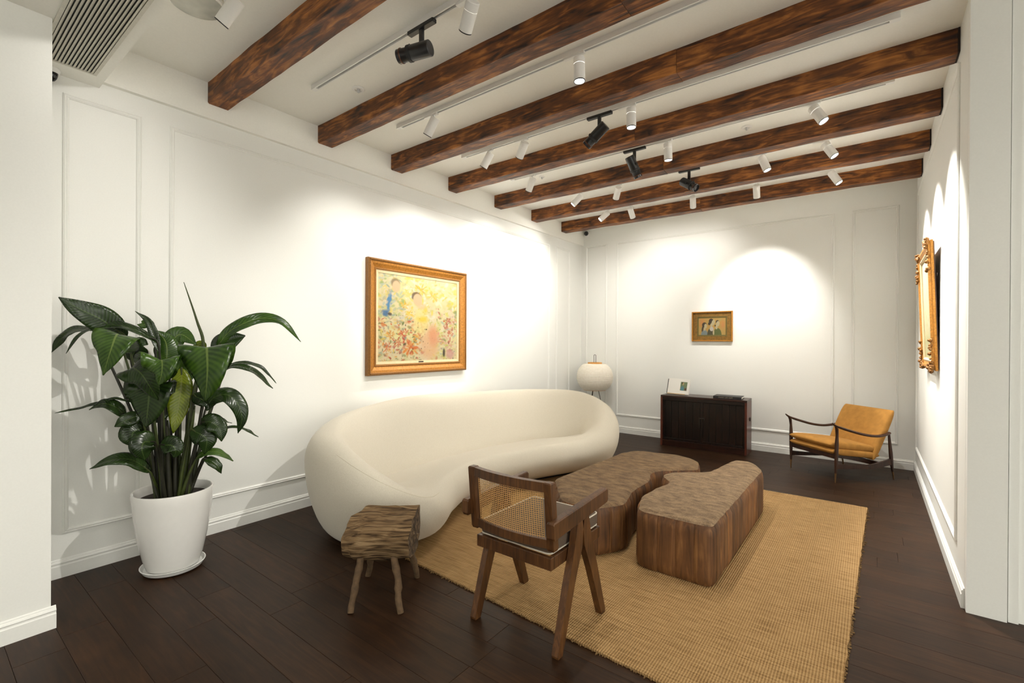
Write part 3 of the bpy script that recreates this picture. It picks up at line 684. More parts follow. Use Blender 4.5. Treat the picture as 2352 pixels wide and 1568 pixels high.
t = thing('curved_sofa', 'cream upholstered kidney shaped curved sofa along the left wall', 'sofa', (1.0, -3.55, 0))
mb = MB(); mb.loft(rings+[rings[0]], False, False)
me = bpy.data.meshes.new('upholstery'); bm = bmesh.new()
nP = len(rings[0]); nR = len(rings); vv = [[bm.verts.new(p-t.location) for p in r] for r in rings]
for i in range(nR):
    a, b = vv[i], vv[(i+1) % nR]
    for k in range(nP-1): bm.faces.new((a[k], a[k+1], b[k+1], b[k]))
inner = [r[0] for r in vv]; ed = [bm.edges.get((inner[i], inner[(i+1) % nR])) for i in range(nR)]
bmesh.ops.triangle_fill(bm, use_beauty=True, edges=ed)
base = [r[-1] for r in vv]; bm.faces.new(base)
bmesh.ops.recalc_face_normals(bm, faces=bm.faces)
for f in bm.faces: f.smooth = True
for i, e in enumerate(ed):
    if per*2 <= i <= per*9.6: e.smooth = False
bm.to_mesh(me); bm.free(); me.materials.append(MATS['cream_wool']); obj('upholstery', me, t)
# recessed plinth
pl = [Vector((B_.x, B_.y)).lerp(Vector((C_.x, C_.y)), .22) for B_, C_ in zip(Bs, Ck)]
MB().prism([(p.x, p.y) for p in pl], .013, .04).build('plinth', 'plinth_dark', t, world=True)
# seam of the near arm
sm = []
for q in range(-3, 20): sm.append(rings[q % nR][14]+ (rings[q % nR][15]-rings[q % nR][14])*.3)
MB().tube(sm, .0022, 6).build('seam', 'piping_cream', t, True, True)

# ---------------------------------------------------------------- wooden block tables
def round_poly(P, r, n=7):
    out = []; N = len(P); P = [Vector(p) for p in P]
    for i in range(N):
        a, b, c = P[i-1], P[i], P[(i+1) % N]; u = (a-b); v = (c-b); k = min(r, u.length*.45, v.length*.45)
        p, q = b+u.normalized()*k, b+v.normalized()*k
        for j in range(n+1): s = j/n; out.append(p*(1-s)**2+b*2*s*(1-s)+q*s*s)
    return out
def resample(P, step):
    P = P+[P[0]]; L = [0]
    for i in range(1, len(P)): L.append(L[-1]+(P[i]-P[i-1]).length)
    n = int(L[-1]/step); out = []; j = 0
    for i in range(n):
        s = L[-1]*i/n
        while L[j+1] < s: j += 1
        out.append(P[j].lerp(P[j+1], (s-L[j])/max(1e-9, L[j+1]-L[j])))
    return out
def block_table(name, label, poly, h, topm, seed):
    cx = sum(p[0] for p in poly)/len(poly); cy = sum(p[1] for p in poly)/len(poly); z0 = .0125
    t = thing(name, label, 'table', (cx, cy, z0), 0, 'interlocking wooden block tables'); rr = random.Random(seed)
    O = resample(round_poly(poly, .075), .014); N = len(O)
    if sum(O[i].x*O[(i+1) % N].y-O[(i+1) % N].x*O[i].y for i in range(N)) < 0: O = O[::-1]
    NR = []
    for i in range(N):
        d = (O[(i+2) % N]-O[i-2]).normalized(); NR.append(Vector((d.y, -d.x)))
    prof = [(.050,.0), (.014,.003), (.003,.022), (0,.06), (0,h-.075), (.004,h-.045), (.018,h-.016), (.045,h-.003), (.075,h)]   # inset, z
    def pt(i, k, jit=0): ins, z = prof[k]; p = O[i % N]-NR[i % N]*(ins+jit+noise.noise(Vector((i*.22, k*.9, seed)))*.004); return Vector((p.x, p.y, z0+z+noise.noise(Vector((i*.15, k*2.0, seed+5)))*.003*(k > 4)))
    i = 0
    while i < N:
        wdt = rr.choice((4, 5, 6, 7, 8)); wdt = min(wdt, N-i) if N-i-wdt >= 2 else N-i
        jit = rr.uniform(0, .0035); n = wdt; rows = []
        for k in range(7):
            rowp = []
            for j in range(n+1):
                e = .0045 if j in (0, n) else 0; rowp.append(pt(i+j, k, jit+e))
            rows.append(rowp)
        inz = [[pt(i+j, 6, .040) for j in range(n+1)], [pt(i+j, 0, .0) for j in range(n+1)]]
        MB().loft(rows+[inz[0]]+[inz[1]], False, False).build('stave', 'stave_wood', t, True, True, 50)
        i += wdt
    me = bpy.data.meshes.new('top'); bm = bmesh.new(); ctr = Vector((cx, cy, z0)); vr = []
    for k in range(6, len(prof)): vr.append([bm.verts.new(pt(q, k, .0005 if k == 6 else -.001)-ctr) for q in range(N)])
    for a_, b_ in zip(vr[:-1], vr[1:]):
        for q in range(N): bm.faces.new((a_[q], a_[(q+1) % N], b_[(q+1) % N], b_[q]))
    es = [bm.edges.get((vr[-1][q], vr[-1][(q+1) % N])) for q in range(N)]
    bmesh.ops.triangle_fill(bm, use_beauty=True, edges=es); bmesh.ops.recalc_face_normals(bm, faces=bm.faces)
    for f in bm.faces: f.smooth = True
    bm.to_mesh(me); bm.free()
    me.materials.append(MATS[topm]); obj('top', me, t)
    return t
T1 = [(2.635,-3.92), (2.735,-4.215), (3.215,-4.215), (3.222,-2.62), (3.10,-2.37), (2.915,-2.40), (2.845,-2.97), (2.575,-3.21), (2.575,-3.33), (2.695,-3.46), (2.655,-3.62)]
T2 = [(1.86,-3.83), (1.905,-2.62), (2.00,-2.42), (2.44,-2.345), (2.655,-2.47), (2.745,-2.80), (2.48,-3.04), (2.45,-3.16), (2.53,-3.38), (2.52,-3.70), (2.60,-4.04), (2.46,-4.27), (2.18,-4.25)]
block_table('block_table', 'low wooden block table with mottled weathered top, beside the open rug', T1, .372, 'weathered_top', 2)
block_table('block_table', 'low wooden block table with fine textured brown top, beside the sofa', T2, .330, 'end_grain_top', 5)

# ---------------------------------------------------------------- cane chair
t = thing('cane_armchair', 'dark teak armchair with woven cane back and brown cushion', 'chair', (2.535, -5.03, 0))
XL, XRR = -.252, .252
for x in (XL, XRR):
    s = -1 if x < 0 else 1
    # rear and front legs meeting in an inverted V under the armrest
    for nme, yf_, z0 in (('rear_leg', -.212, 0), ('front_leg', .222, .0125)):
        sg = -1 if yf_ < 0 else 1; rings_ = []
        for z, y_, hw in ((z0, yf_, .020), (z0+.012, yf_-sg*.001, .024), (.30, yf_*.52, .034), (.44, yf_*.24, .040), (.60, sg*.020, .030)):
            hx = .0175
            rings_.append([Vector((x-hx, y_-hw, z)), Vector((x+hx, y_-hw, z)), Vector((x+hx, y_+hw, z)), Vector((x-hx, y_+hw, z))])
        MB().loft(rings_).build(nme, 'teak', t)
    xa = x+s*.008
    pr = [(-.285,.565,.640), (.02,.575,.658), (.245,.596,.672)]
    rings_ = []
    for y_, zl, zu in ((-.290,.572,.634), (-.283,.560,.642), (.0,.578,.658), (.240,.596,.672), (.248,.606,.664)):
        hx = .0205; c = .005
        rings_.append([Vector((xa-hx+c,y_,zl)), Vector((xa+hx-c,y_,zl)), Vector((xa+hx,y_,zl+c)), Vector((xa+hx,y_,zu-c)), Vector((xa+hx-c,y_,zu)), Vector((xa-hx+c,y_,zu)), Vector((xa-hx,y_,zu-c)), Vector((xa-hx,y_,zl+c))])
    MB().loft(rings_).build('armrest', 'teak', t)
# back frame, leaning and gently curved
def backpt(u, z, d=0):  # u -1..1
    lean = (z-.50)*.10; return Vector((u*.232, -.225-lean-.030*(1-u*u)+d, z))
ZB, ZT = .500, .812
for u, nme in ((-1, 'back_post'), (1, 'back_post')):
    rings_ = []
    for z in (ZB-.012, ZB, .65, ZT-.006, ZT):
        e = .004 if z in (ZB-.012, ZT) else 0; c = backpt(u, z)
        rings_.append([c+Vector((a*(.019-e), b*(.021-e), 0)) for a, b in ((-1,-1), (1,-1), (1,1), (-1,1))])
    MB().loft(rings_).build(nme, 'teak', t)
for z, hz in ((ZT-.024, .022), (ZB+.020, .020)):
    rings_ = []
    for k in range(13):
        u = -.93+1.86*k/12; c = backpt(u, z); rings_.append([c+Vector((0, b*.015, a*hz)) for a, b in ((-1,-1), (-1,1), (1,1), (1,-1))])
    MB().loft(rings_).build('back_rail', 'teak', t, True, angle=50)
mb = MB(); zc0, zc1 = ZB+.038, ZT-.044; uw = .845
nv, nh = 33, 23
for i in range(nv+1):
    u = -uw+2*uw*i/nv; mb.bar(backpt(u, zc0), backpt(u, zc1), .0023, .0012, (0,1,0))
for j in range(nh+1):
    z = zc0+(zc1-zc0)*j/nh
    for k in range(10):
        a, b = -uw+2*uw*k/10, -uw+2*uw*(k+1)/10; mb.bar(backpt(a, z, .001), backpt(b, z, .001), .0012, .0024, (0,0,1))
o = mb.build('cane_webbing', 'cane', t); o['kind'] = 'stuff'
# seat frame and finger joints
sz0, sz1 = .392, .452; sx, sy0, sy1 = .228, -.232, .262
mb = MB().box((0, sy0+.012, (sz0+sz1)/2), (2*sx, .024, sz1-sz0), bev=.003); mb.build('seat_rail', 'teak', t)
MB().box((0, sy1-.012, (sz0+sz1)/2), (2*sx, .024, sz1-sz0), bev=.003).build('seat_rail', 'teak', t)
for s in (-1, 1):
    MB().box((s*(sx-.012), (sy0+sy1)/2, (sz0+sz1)/2), (.024, sy1-sy0-.050, sz1-sz0), bev=.003).build('seat_rail', 'teak', t)
    MB().box((s*.232, .0, .405), (.008, .14, .05), bev=.002).build('leg_bracket', 'teak', t)
MB().box((0, 0, .420), (.40, .14, .03), bev=.003).build('cross_stretcher', 'teak', t)
def pillow(c, d, r, n=8):
    mb = MB(); mb.box(c, d, None, r); return mb
pillow((0,.024,.492), (.432,.482,.072), .018).build('cushion', 'cushion_brown', t, True)
for z in (.462, .523):
    q = round_poly([(-.215,-.217), (.215,-.217), (.215,.263), (-.215,.263)], .03, 5); q.append(q[0])
    MB().tube([(p.x, p.y, z) for p in q], .0036, 6, False).build('cushion_piping', 'piping_white', t, True)

# ---------------------------------------------------------------- log stool
t = thing('log_stool', 'small stool of a weathered split log on four branch legs', 'stool', (1.690, -5.385, 0), math.atan2(.607, .795))
rings_ = []; nx, na = 30, 44
def log_pt(i, k):
    x = -.185+.37*i/nx; a = 2*math.pi*k/na; ca, sa = math.cos(a), math.sin(a)
    e = .50; rx = .158; rz = .104
    yy = math.copysign(abs(ca)**e, ca)*rx; zz = math.copysign(abs(sa)**e, sa)*rz
    f = i/nx
    if yy > 0: x2 = x+(.115*(1-f)) * (yy/rx)      # slanted left end
    else: x2 = x
    zz += .030*(yy/rx)*(zz > 0)+.010
    g = noise.noise(Vector((x*6, yy*16, zz*16)))*.016+noise.noise(Vector((x*3, yy*60, zz*60)))*.006
    rr_ = math.hypot(yy, zz)+1e-6
    if zz > .03 and -.035 < yy-.01*math.sin(x*20) < -.010: g -= .016*(1-f*.4)       # long crack
    if f < .30 and yy < -.02 and zz > 0: zz -= .014*(1-f/.3)
    if zz < 0: zz *= 1+.12*math.sin(f*3); yy *= 1-.20*min(1, -zz/.08)*(.6 if f > .1 else 1)
    return Vector((x2+noise.noise(Vector((yy*14, zz*14, 3)))*.010*(1 if i in (0, nx) else 0), yy*(1+g/rr_*1.2), .330+zz*(1+g/rr_*1.2)))
for i in range(nx+1): rings_.append([log_pt(i, k) for k in range(na)])
MB().loft(rings_, False).build('log', 'driftwood', t, True, angle=60)
for i, sg in ((0, -1), (nx, 1)):
    c = sum((p for p in rings_[i]), Vector())/na; rs = [rings_[i]]
    for s_ in (.75, .5, .25): rs.append([c.lerp(p, s_)+Vector((sg*.008*(1-s_)+noise.noise(p*30+Vector((s_*9, 0, 0)))*.008, 0, 0)) for p in rings_[i]])
    rs.append([c+Vector((sg*.008, 0, 0))+(p-c)*.01 for p in rings_[i]])
    MB().loft(rs, False).build('cut_end', 'driftwood_end', t, True, angle=60)
inv = Matrix.Rotation(-math.atan2(.607, .795), 3, 'Z')
feet = [((1.731,-5.623), (-.085,-.085)), ((1.942,-5.459), (.085,-.09)), ((1.716,-5.147), (.13,.07)), ((1.464,-5.323), (-.06,.06))]
for k, (fw, tp) in enumerate(feet):
    f = inv @ (Vector((fw[0], fw[1], 0))-Vector((1.690,-5.385,0))); top = Vector((tp[0], tp[1], .30)); pts = []; rad = []
    for j in range(15):
        s = j/14; p = top.lerp(Vector((f.x, f.y, .008)), s); p.x += .012*noise.noise(Vector((s*3, k*5, 1))); p.y += .012*noise.noise(Vector((s*3, k*5, 7)))
        if j == 14: p = Vector((f.x, f.y, 0.0))
        pts.append(p); rad.append(.0195-.003*s+.003*noise.noise(Vector((s*9, k*3, 4)))+(.004 if j in (5, 9) else 0))
    MB().tube(pts, rad, 12).build('leg', 'branch_bark', t, True, angle=70)

# ---------------------------------------------------------------- cabinet
CWd, CD, CH = 1.115, .366, .712
t = thing('low_cabinet', 'dark lacquered low cabinet with slatted sliding doors by the back wall', 'cabinet', (2.108, -.292, 0), math.radians(2.0))
hw = CWd/2; hd = CD/2; th = .028
MB().box((0, 0, CH-th/2), (CWd, CD, th), bev=.004).build('top', 'lacquer', t)
for s in (-1, 1): MB().box((s*(hw-th/2), 0, (CH-th)/2), (th, CD, CH-th), bev=.003).build('side_panel', 'lacquer_red', t)
MB().box((0, .004, .036), (CWd-2*th, CD-.008, .072), bev=.003).build('plinth', 'lacquer', t)
MB().box((0, hd-.008, .38), (CWd-2*th, .014, .60)).build('back_panel', 'lacquer_dark', t)
MB().box((0, -hd+.018, CH-th-.020), (CWd-2*th, .030, .040), bev=.002).build('top_rail', 'lacquer_dark', t)
MB().box((0, -hd+.010, .079), (CWd-2*th, .018, .012), bev=.002).build('runner', 'lacquer', t)
for d_, (xa, xb, yo) in enumerate(((-hw+th, .0, -hd+.034), (-.012, hw-th, -hd+.026))):
    dr = obj('sliding_door', MB().box(((xa+xb)/2, yo+.012, .375), (xb-xa, .012, .57)).mesh('sliding_door', 'lacquer_dark'), t)
    mb = MB()
    for x in (xa+.012, xb-.012): mb.box((x, yo, .375), (.024, .016, .57), bev=.002)
    for z in (.10, .65): mb.box(((xa+xb)/2, yo, z), (xb-xa-.048, .016, .026), bev=.002)
    mb.build('door_frame', 'lacquer_dark', dr)
    n = 5 if d_ == 0 else 6; a = xa+.024; sw = (xb-xa-.048)/n
    for k in range(n): MB().box((a+sw*(k+.5), yo+.003, .375), (sw-.006, .010, .522), bev=.0025).build('slat', 'lacquer_dark', dr)
lk = MB().box((-.030, -hd+.014, .365), (.014, .010, .15), bev=.002).box((.0, -hd+.010, .425), (.075, .012, .018), bev=.003).build('latch', 'iron', t)
MB().tube([(.022, -hd+.004, .425), (.034, -hd-.006, .42), (.034, -hd-.006, .40), (.02, -hd-.004, .392)], .005, 8).build('padlock', 'iron', t, True)
MB().tube([Vector((hw+.006, .02+.028*math.cos(a), .46+.035*math.sin(a))) for a in [math.pi+k*math.pi/8 for k in range(9)]], .005, 8).box((hw+.003, -.008, .462), (.006, .018, .018)).box((hw+.003, .048, .462), (.006, .018, .018)).build('side_handle', 'iron', t)

# black book lying on the cabinet
t = thing('black_book', 'closed black book lying flat on the dark cabinet', 'book', (2.42, -.315, CH), math.radians(3.0))
bw, bd, bh = .345, .235, .034
MB().box((0, 0, .0022), (bw, bd, .0044)).box((0, 0, bh-.0022), (bw, bd, .0044)).box((0, -bd/2+.002, bh/2), (bw, .004, bh)).build('cover', 'book_black', t)
MB().box((0, .002, bh/2), (bw-.012, bd-.012, bh-.009)).build('pages', 'paper', t)
cu = bpy.data.curves.new('spine_title', 'FONT'); cu.body = 'CHUNG  LUM  HOPT'; cu.size = .019; cu.extrude = .0003; cu.align_x = 'CENTER'; cu.align_y = 'CENTER'
tmp = bpy.data.objects.new('tmp_title', cu); col.objects.link(tmp); bpy.context.view_layer.update()
tm = bpy.data.meshes.new_from_object(tmp.evaluated_get(bpy.context.evaluated_depsgraph_get())); bpy.data.objects.remove(tmp)
tm.materials.clear(); tm.materials.append(MATS['gilt_text'])
o = obj('spine_title', tm, t, (-.02, -bd/2-.0004, bh/2)); o.rotation_euler = (math.pi/2, 0, 0)
# open book propped upright
t = thing('open_book', 'open art book propped upright with a small colour plate', 'book', (1.745, -.335, CH+.0085), math.radians(-14))
tilt = Matrix.Rotation(math.radians(-14), 4, 'X')
MB().box((-.012, .020, .108), (.330, .006, .212)).xf(tilt).build('back_cover', 'book_grey', t)
MB().box((-.165, .010, .108), (.030, .030, .212), bev=.003).xf(tilt).build('spine', 'book_grey', t)
MB().box((.0, .007, .109), (.335, .020, .210), bev=.002).xf(tilt).build('page_block', 'paper', t)
ps = []
for i in range(17):
    u = i/16; x = -.165+.335*u; d = -.006-.010*math.sin(math.pi*u)**.8*(1-u*.6)
    ps.append((x, d))
mb = MB(); r0 = [Vector((x, d, .004)) for x, d in ps]; r1 = [Vector((x, d, .222)) for x, d in ps]; mb.loft([r0, r1], False, False)
r2 = [Vector((x, d+.001, .222)) for x, d in ps]; r3 = [Vector((x, d+.001, .004)) for x, d in ps]; mb.loft([r1, r2, r3, r0], False, False)
pg = mb.xf(tilt).build('page', 'paper', t, True)
MB().box((-.02, -.010, .006), (.28, .014, .010), bev=.002).build('lower_page_edges', 'page_edge', t)
def plate(u, v):
    n = noise.noise(Vector((u*6, v*6, 2))); c = mixc(S(150,180,130), S(170,190,150), .5+n)
    c = mixc(c, S(120,190,206), blob(u, v, .32, .2, .3, .36, .3)); c = mixc(c, S(236,220,160), blob(u, v, .38, .78, .19, .17, .2))
    c = mixc(c, S(96,76,50), max(0, blob(u, v, .30, .84, .18, .16, .3)-blob(u, v, .42, .78, .17, .17, .3)))
    return mixc(c, S(130,72,62), blob(u, v, .82, .18, .2, .17, .4))
obj('colour_plate', canvas_mesh('colour_plate', 30, 36, lambda u, v: (tilt @ Vector((.035+.10*u, -.0125+.0045*u, .055+.125*v))), plate), t)

# ---------------------------------------------------------------- tan lounge chair
t = thing('lounge_chair', 'tan suede lounge chair with slim dark wooden arms', 'chair', (3.655, -.690, 0), math.radians(-41.5))
for s in (-1, 1):
    fp = [(s*.298,-.352,0), (s*.300,-.350,.10), (s*.304,-.346,.26), (s*.306,-.345,.40), (s*.310,-.345,.50), (s*.312,-.352,.565), (s*.314,-.372,.600)]
    MB().tube([Vector(p) for p in fp[1:]], [(.011,.011), (.019,.016), (.021,.017), (.013,.014), (.011,.020), (.009,.012)], 12).build('front_leg', 'walnut', t, True)
    MB().tube([fp[0], (s*.2985,-.3515,.05), fp[1]], [.006, .0085, .011], 12).build('leg_tip', 'brass', t, True)
    arm = cr_spline([(s*.316,-.412,.628), (s*.316,-.36,.594), (s*.322,-.22,.548), (s*.332,-.04,.500), (s*.332,.12,.478), (s*.322,.25,.487), (s*.308,.315,.500)], 5)
    n = len(arm); rad = [(.006+.020*min(1, i/6)*(1-.35*(i/(n-1))), .005+.009*min(1, i/8)) for i in range(n)]
    MB().tube(arm, rad, 12).build('armrest', 'walnut', t, True)
    rp = [(s*.306,.312,.506), (s*.306,.318,.44), (s*.306,.338,.28), (s*.306,.348,.18), (s*.305,.366,.085)]
    MB().tube(rp, [(.010,.010), (.014,.012), (.021,.016), (.020,.016), (.010,.010)], 12).build('rear_leg', 'walnut', t, True)
    MB().tube([(s*.305,.366,.085), (s*.305,.374,.04), (s*.305,.380,0)], [.010, .008, .0055], 12).build('leg_tip', 'brass', t, True)
    st = cr_spline([(s*.304,-.345,.175), (s*.304,-.16,.158), (s*.304,.06,.150), (s*.304,.22,.170), (s*.305,.345,.195)], 5)
    mb = MB(); rings_ = []
    for i, p in enumerate(st):
        hz = .018+.016*abs(i/(len(st)-1)-.35)*1.6; rings_.append([p+Vector((a*.010, 0, b*hz)) for a, b in ((-1,-1), (1,-1), (1,1), (-1,1))])
    mb.loft(rings_).build('side_stretcher', 'walnut', t, True, angle=50)
    # sloping seat bearer
    bp = cr_spline([(s*.22,-.33,.275), (s*.22,-.10,.235), (s*.22,.12,.185), (s*.22,.24,.150)], 4); rings_ = []
    for p in bp: rings_.append([p+Vector((a*.010, 0, b*.022)) for a, b in ((-1,-1), (1,-1), (1,1), (-1,1))])
    MB().loft(rings_).build('seat_bearer', 'walnut', t, True, angle=50)
MB().box((0, -.340, .275), (.59, .022, .060), bev=.006).build('front_rail', 'walnut', t)
MB().bar((-.295, .22, .165), (.295, .22, .165), .022, .045, bev=.005).build('rear_rail', 'walnut', t)
def cushion(mb, rows):
    return mb.loft(rows, True)
def pad(y0, z0, y1, z1, wd, th, crown=.3, n=12):
    """cushion with rounded section between two points of its centre line (local y,z)"""
    a = Vector((0, y0, z0)); b = Vector((0, y1, z1)); tdir = (b-a).normalized(); nr = Vector((0, -tdir.z, tdir.y)); rings_ = []
    for i in range(n+1):
        s = .5-.5*math.cos(math.pi*i/n); e = 1-abs(2*s-1)**5; k = max(.10, e**.5)
        c = a.lerp(b, s); ring = []
        for q in range(24):
            an = 2*math.pi*q/24; cx = math.copysign(abs(math.cos(an))**.25, math.cos(an)); cz = math.copysign(abs(math.sin(an))**.45, math.sin(an))
            ring.append(c+Vector((cx*wd/2*(.97+.03*k), 0, 0))+nr*(cz*th/2*k*(1+crown*(1-abs(cx)))))
        rings_.append(ring)
    return MB().loft(rings_)
pad(-.385, .325, .22, .255, .580, .085, .05, 16).build('seat_base', 'suede_tan', t, True, angle=60)
pad(-.395, .395, .19, .325, .565, .085, .2, 16).build('seat_cushion', 'suede_tan', t, True, angle=60)
pad(.135, .215, .395, .735, .590, .100, .1, 16).build('backrest', 'suede_tan', t, True, angle=60)

# ---------------------------------------------------------------- paper lantern floor lamp
t = thing('paper_lantern_lamp', 'round ribbed paper lantern lamp on thin legs behind the sofa', 'lamp', (.440, -.345, 0))
zc, rx, rz = .905, .283, .208; prof = []
nrib = 22
for i in range(nrib*4+1):
    s = i/(nrib*4); a = -math.pi/2+math.pi*s; a = max(-1.06, min(1.10, a*1.0))
    a = -1.02+2.06*s; r = rx*math.cos(a)**.75; z = zc+rz*math.sin(a)/math.sin(1.04); r -= .0035*abs(math.sin(s*nrib*math.pi))**.5*(-1)
    prof.append((r, z))
MB().lathe(prof, n=48).build('shade', 'lantern_paper', t, True, angle=180)
rt = prof[-1][0]; zt = prof[-1][1]; rb = prof[0][0]; zb2 = prof[0][1]
MB().lathe([(rt*.62,zt), (rt*.66,zt+.0), (rt*.66,zt+.022), (rt*.60,zt+.024), (rt*.5,zt+.022), (rt*.5,zt)], n=32).build('top_ring', 'lamp_ring_wood', t, True)
MB().lathe([(rt*.64,zt+.001), (rt*1.005,zt-.001)], n=32).build('top_paper', 'lantern_paper', t, True)
MB().lathe([(rb*.2,zb2), (rb,zb2-.004), (rb,zb2+.006)], n=32).build('bottom_ring', 'lamp_ring_wood', t, True)
MB().tube([(-.016,0,zt+.02), (-.016,0,zt+.135), (-.012,0,zt+.142), (.012,0,zt+.142), (.016,0,zt+.135), (.016,0,zt+.02)], .004, 8).build('handle', 'lamp_wire', t, True)
for k in range(3):
    a = .4+k*2.094; MB().tube([(.05*math.cos(a), .05*math.sin(a), zb2+.03), (.215*math.cos(a), .215*math.sin(a), .0)], .005, 8).build('leg', 'lamp_wire', t, True)

# ---------------------------------------------------------------- potted plant
PX, PY = .395, -6.02
t = thing('potted_plant', 'bird of paradise plant with broad leaves in a glossy white pot', 'plant', (PX, PY, 0))
MB().lathe([(.0,.006), (.13,.004), (.158,.010), (.170,.030), (.174,.036), (.168,.037), (.155,.018), (.0,.016)], n=48).build('saucer', 'saucer_white', t, True)
MB().lathe([(.0,.022), (.132,.022), (.142,.030), (.160,.09), (.186,.22), (.204,.35), (.213,.45), (.217,.500), (.215,.507), (.209,.508), (.203,.503), (.200,.46), (.19,.44)], n=56).build('pot', 'ceramic_white', t, True, angle=60)
MB().lathe([(0,.455), (.10,.458), (.196,.45)], n=40).build('soil', 'soil', t, True)
vn = Vector((CAM.x-PX, CAM.y-PY, 0)).normalized()
def ppt(px, py, off):
    d = CR*((px-1176)/F_PX)+CU*(-(py-788.5)/F_PX)+CF
    s = (off-vn.dot(CAM-Vector((PX, PY, 0))))/vn.dot(d); return CAM+d*s-Vector((PX, PY, 0))
Z1 = lambda x, y, o: ppt(100+x*.26405, 620+y*.26405, o)
Z2 = lambda x, y, o: ppt(100+x*.26405, 1000+y*.26405, o)
K = .000735
def leaf(pts, hw, mat, N, fold=.25, shape=.75, wav=.012, seed=0, soilr=.09, stem=True, stemmat='petiole_dark', skew=0):
    mid = cr_spline(pts, 6); n = len(mid); nu = 8; vs = []; fs = []; uvs = []; side = None
    if isinstance(N, (int, float)): side = CR*math.cos(N)+CU*math.sin(N)
    else: N = Vector(N)
    Ls = [0]
    for i in range(1, n): Ls.append(Ls[-1]+(mid[i]-mid[i-1]).length)
    for i, p in enumerate(mid):
        tdir = (mid[min(n-1, i+1)]-mid[max(0, i-1)]).normalized()
        if side is not None: sd = (side-tdir*side.dot(tdir)).normalized(); nn = sd.cross(tdir).normalized()
        else:
            sd = tdir.cross(N)
            if sd.length < .05: sd = CR.copy()
            sd.normalize(); nn = sd.cross(tdir).normalized()
        nn = -nn if side is not None else nn; s = Ls[i]/Ls[-1]
        wd = hw*max(.02, math.sin(math.pi*min(1, max(0, s))**shape))**.85
        for j in range(nu+1):
            u = -1+2*j/nu; k = abs(u)
            q = p+sd*(u*wd)+nn*(fold*wd*(k-.3*k*k) - .12*wd*k**3)+nn*(wav*noise.noise(Vector((s*5+seed, u*1.3, seed)))*k)
            vs.append(q); uvs.append((u, s))
    for i in range(n-1):
        for j in range(nu): a = i*(nu+1)+j; fs.append((a, a+1, a+nu+2, a+nu+1))
    me = bpy.data.meshes.new('leaf'); me.from_pydata([tuple(v) for v in vs], [], fs); uvl = me.uv_layers.new(name='UVMap')
    for lp in me.loops: uvl.data[lp.index].uv = uvs[lp.vertex_index]
    for p in me.polygons: p.use_smooth = True
    me.materials.append(MATS[mat]); o = obj('leaf', me, t)
    md = o.modifiers.new('thickness', 'SOLIDIFY'); md.thickness = .0014
    if stem:
        b = mid[0]; rr = random.Random(seed); a = math.atan2(b.y, b.x)+rr.uniform(-.5, .5); r = min(soilr, .03+math.hypot(b.x, b.y)*.3)
        g = Vector((math.cos(a)*r, math.sin(a)*r, .452)); h = b.z-g.z
        sp = cr_spline([g, g.lerp(b, .35)+Vector((0,0,h*.10)), g.lerp(b, .75)+Vector((0,0,h*.06)), b, mid[3]], 5)
        m_ = len(sp); MB().tube(sp, [.0105*(1-.62*i/(m_-1)) for i in range(m_)], 8).build('petiole', stemmat, o, True)
    return o
UPC = Vector((.45, -.15, .85)); CAMN = Vector((.95, -.28, .2)); UP = Vector((.15, 0, 1))
G, D, Li = 'leaf_green', 'leaf_dark', 'leaf_lime'
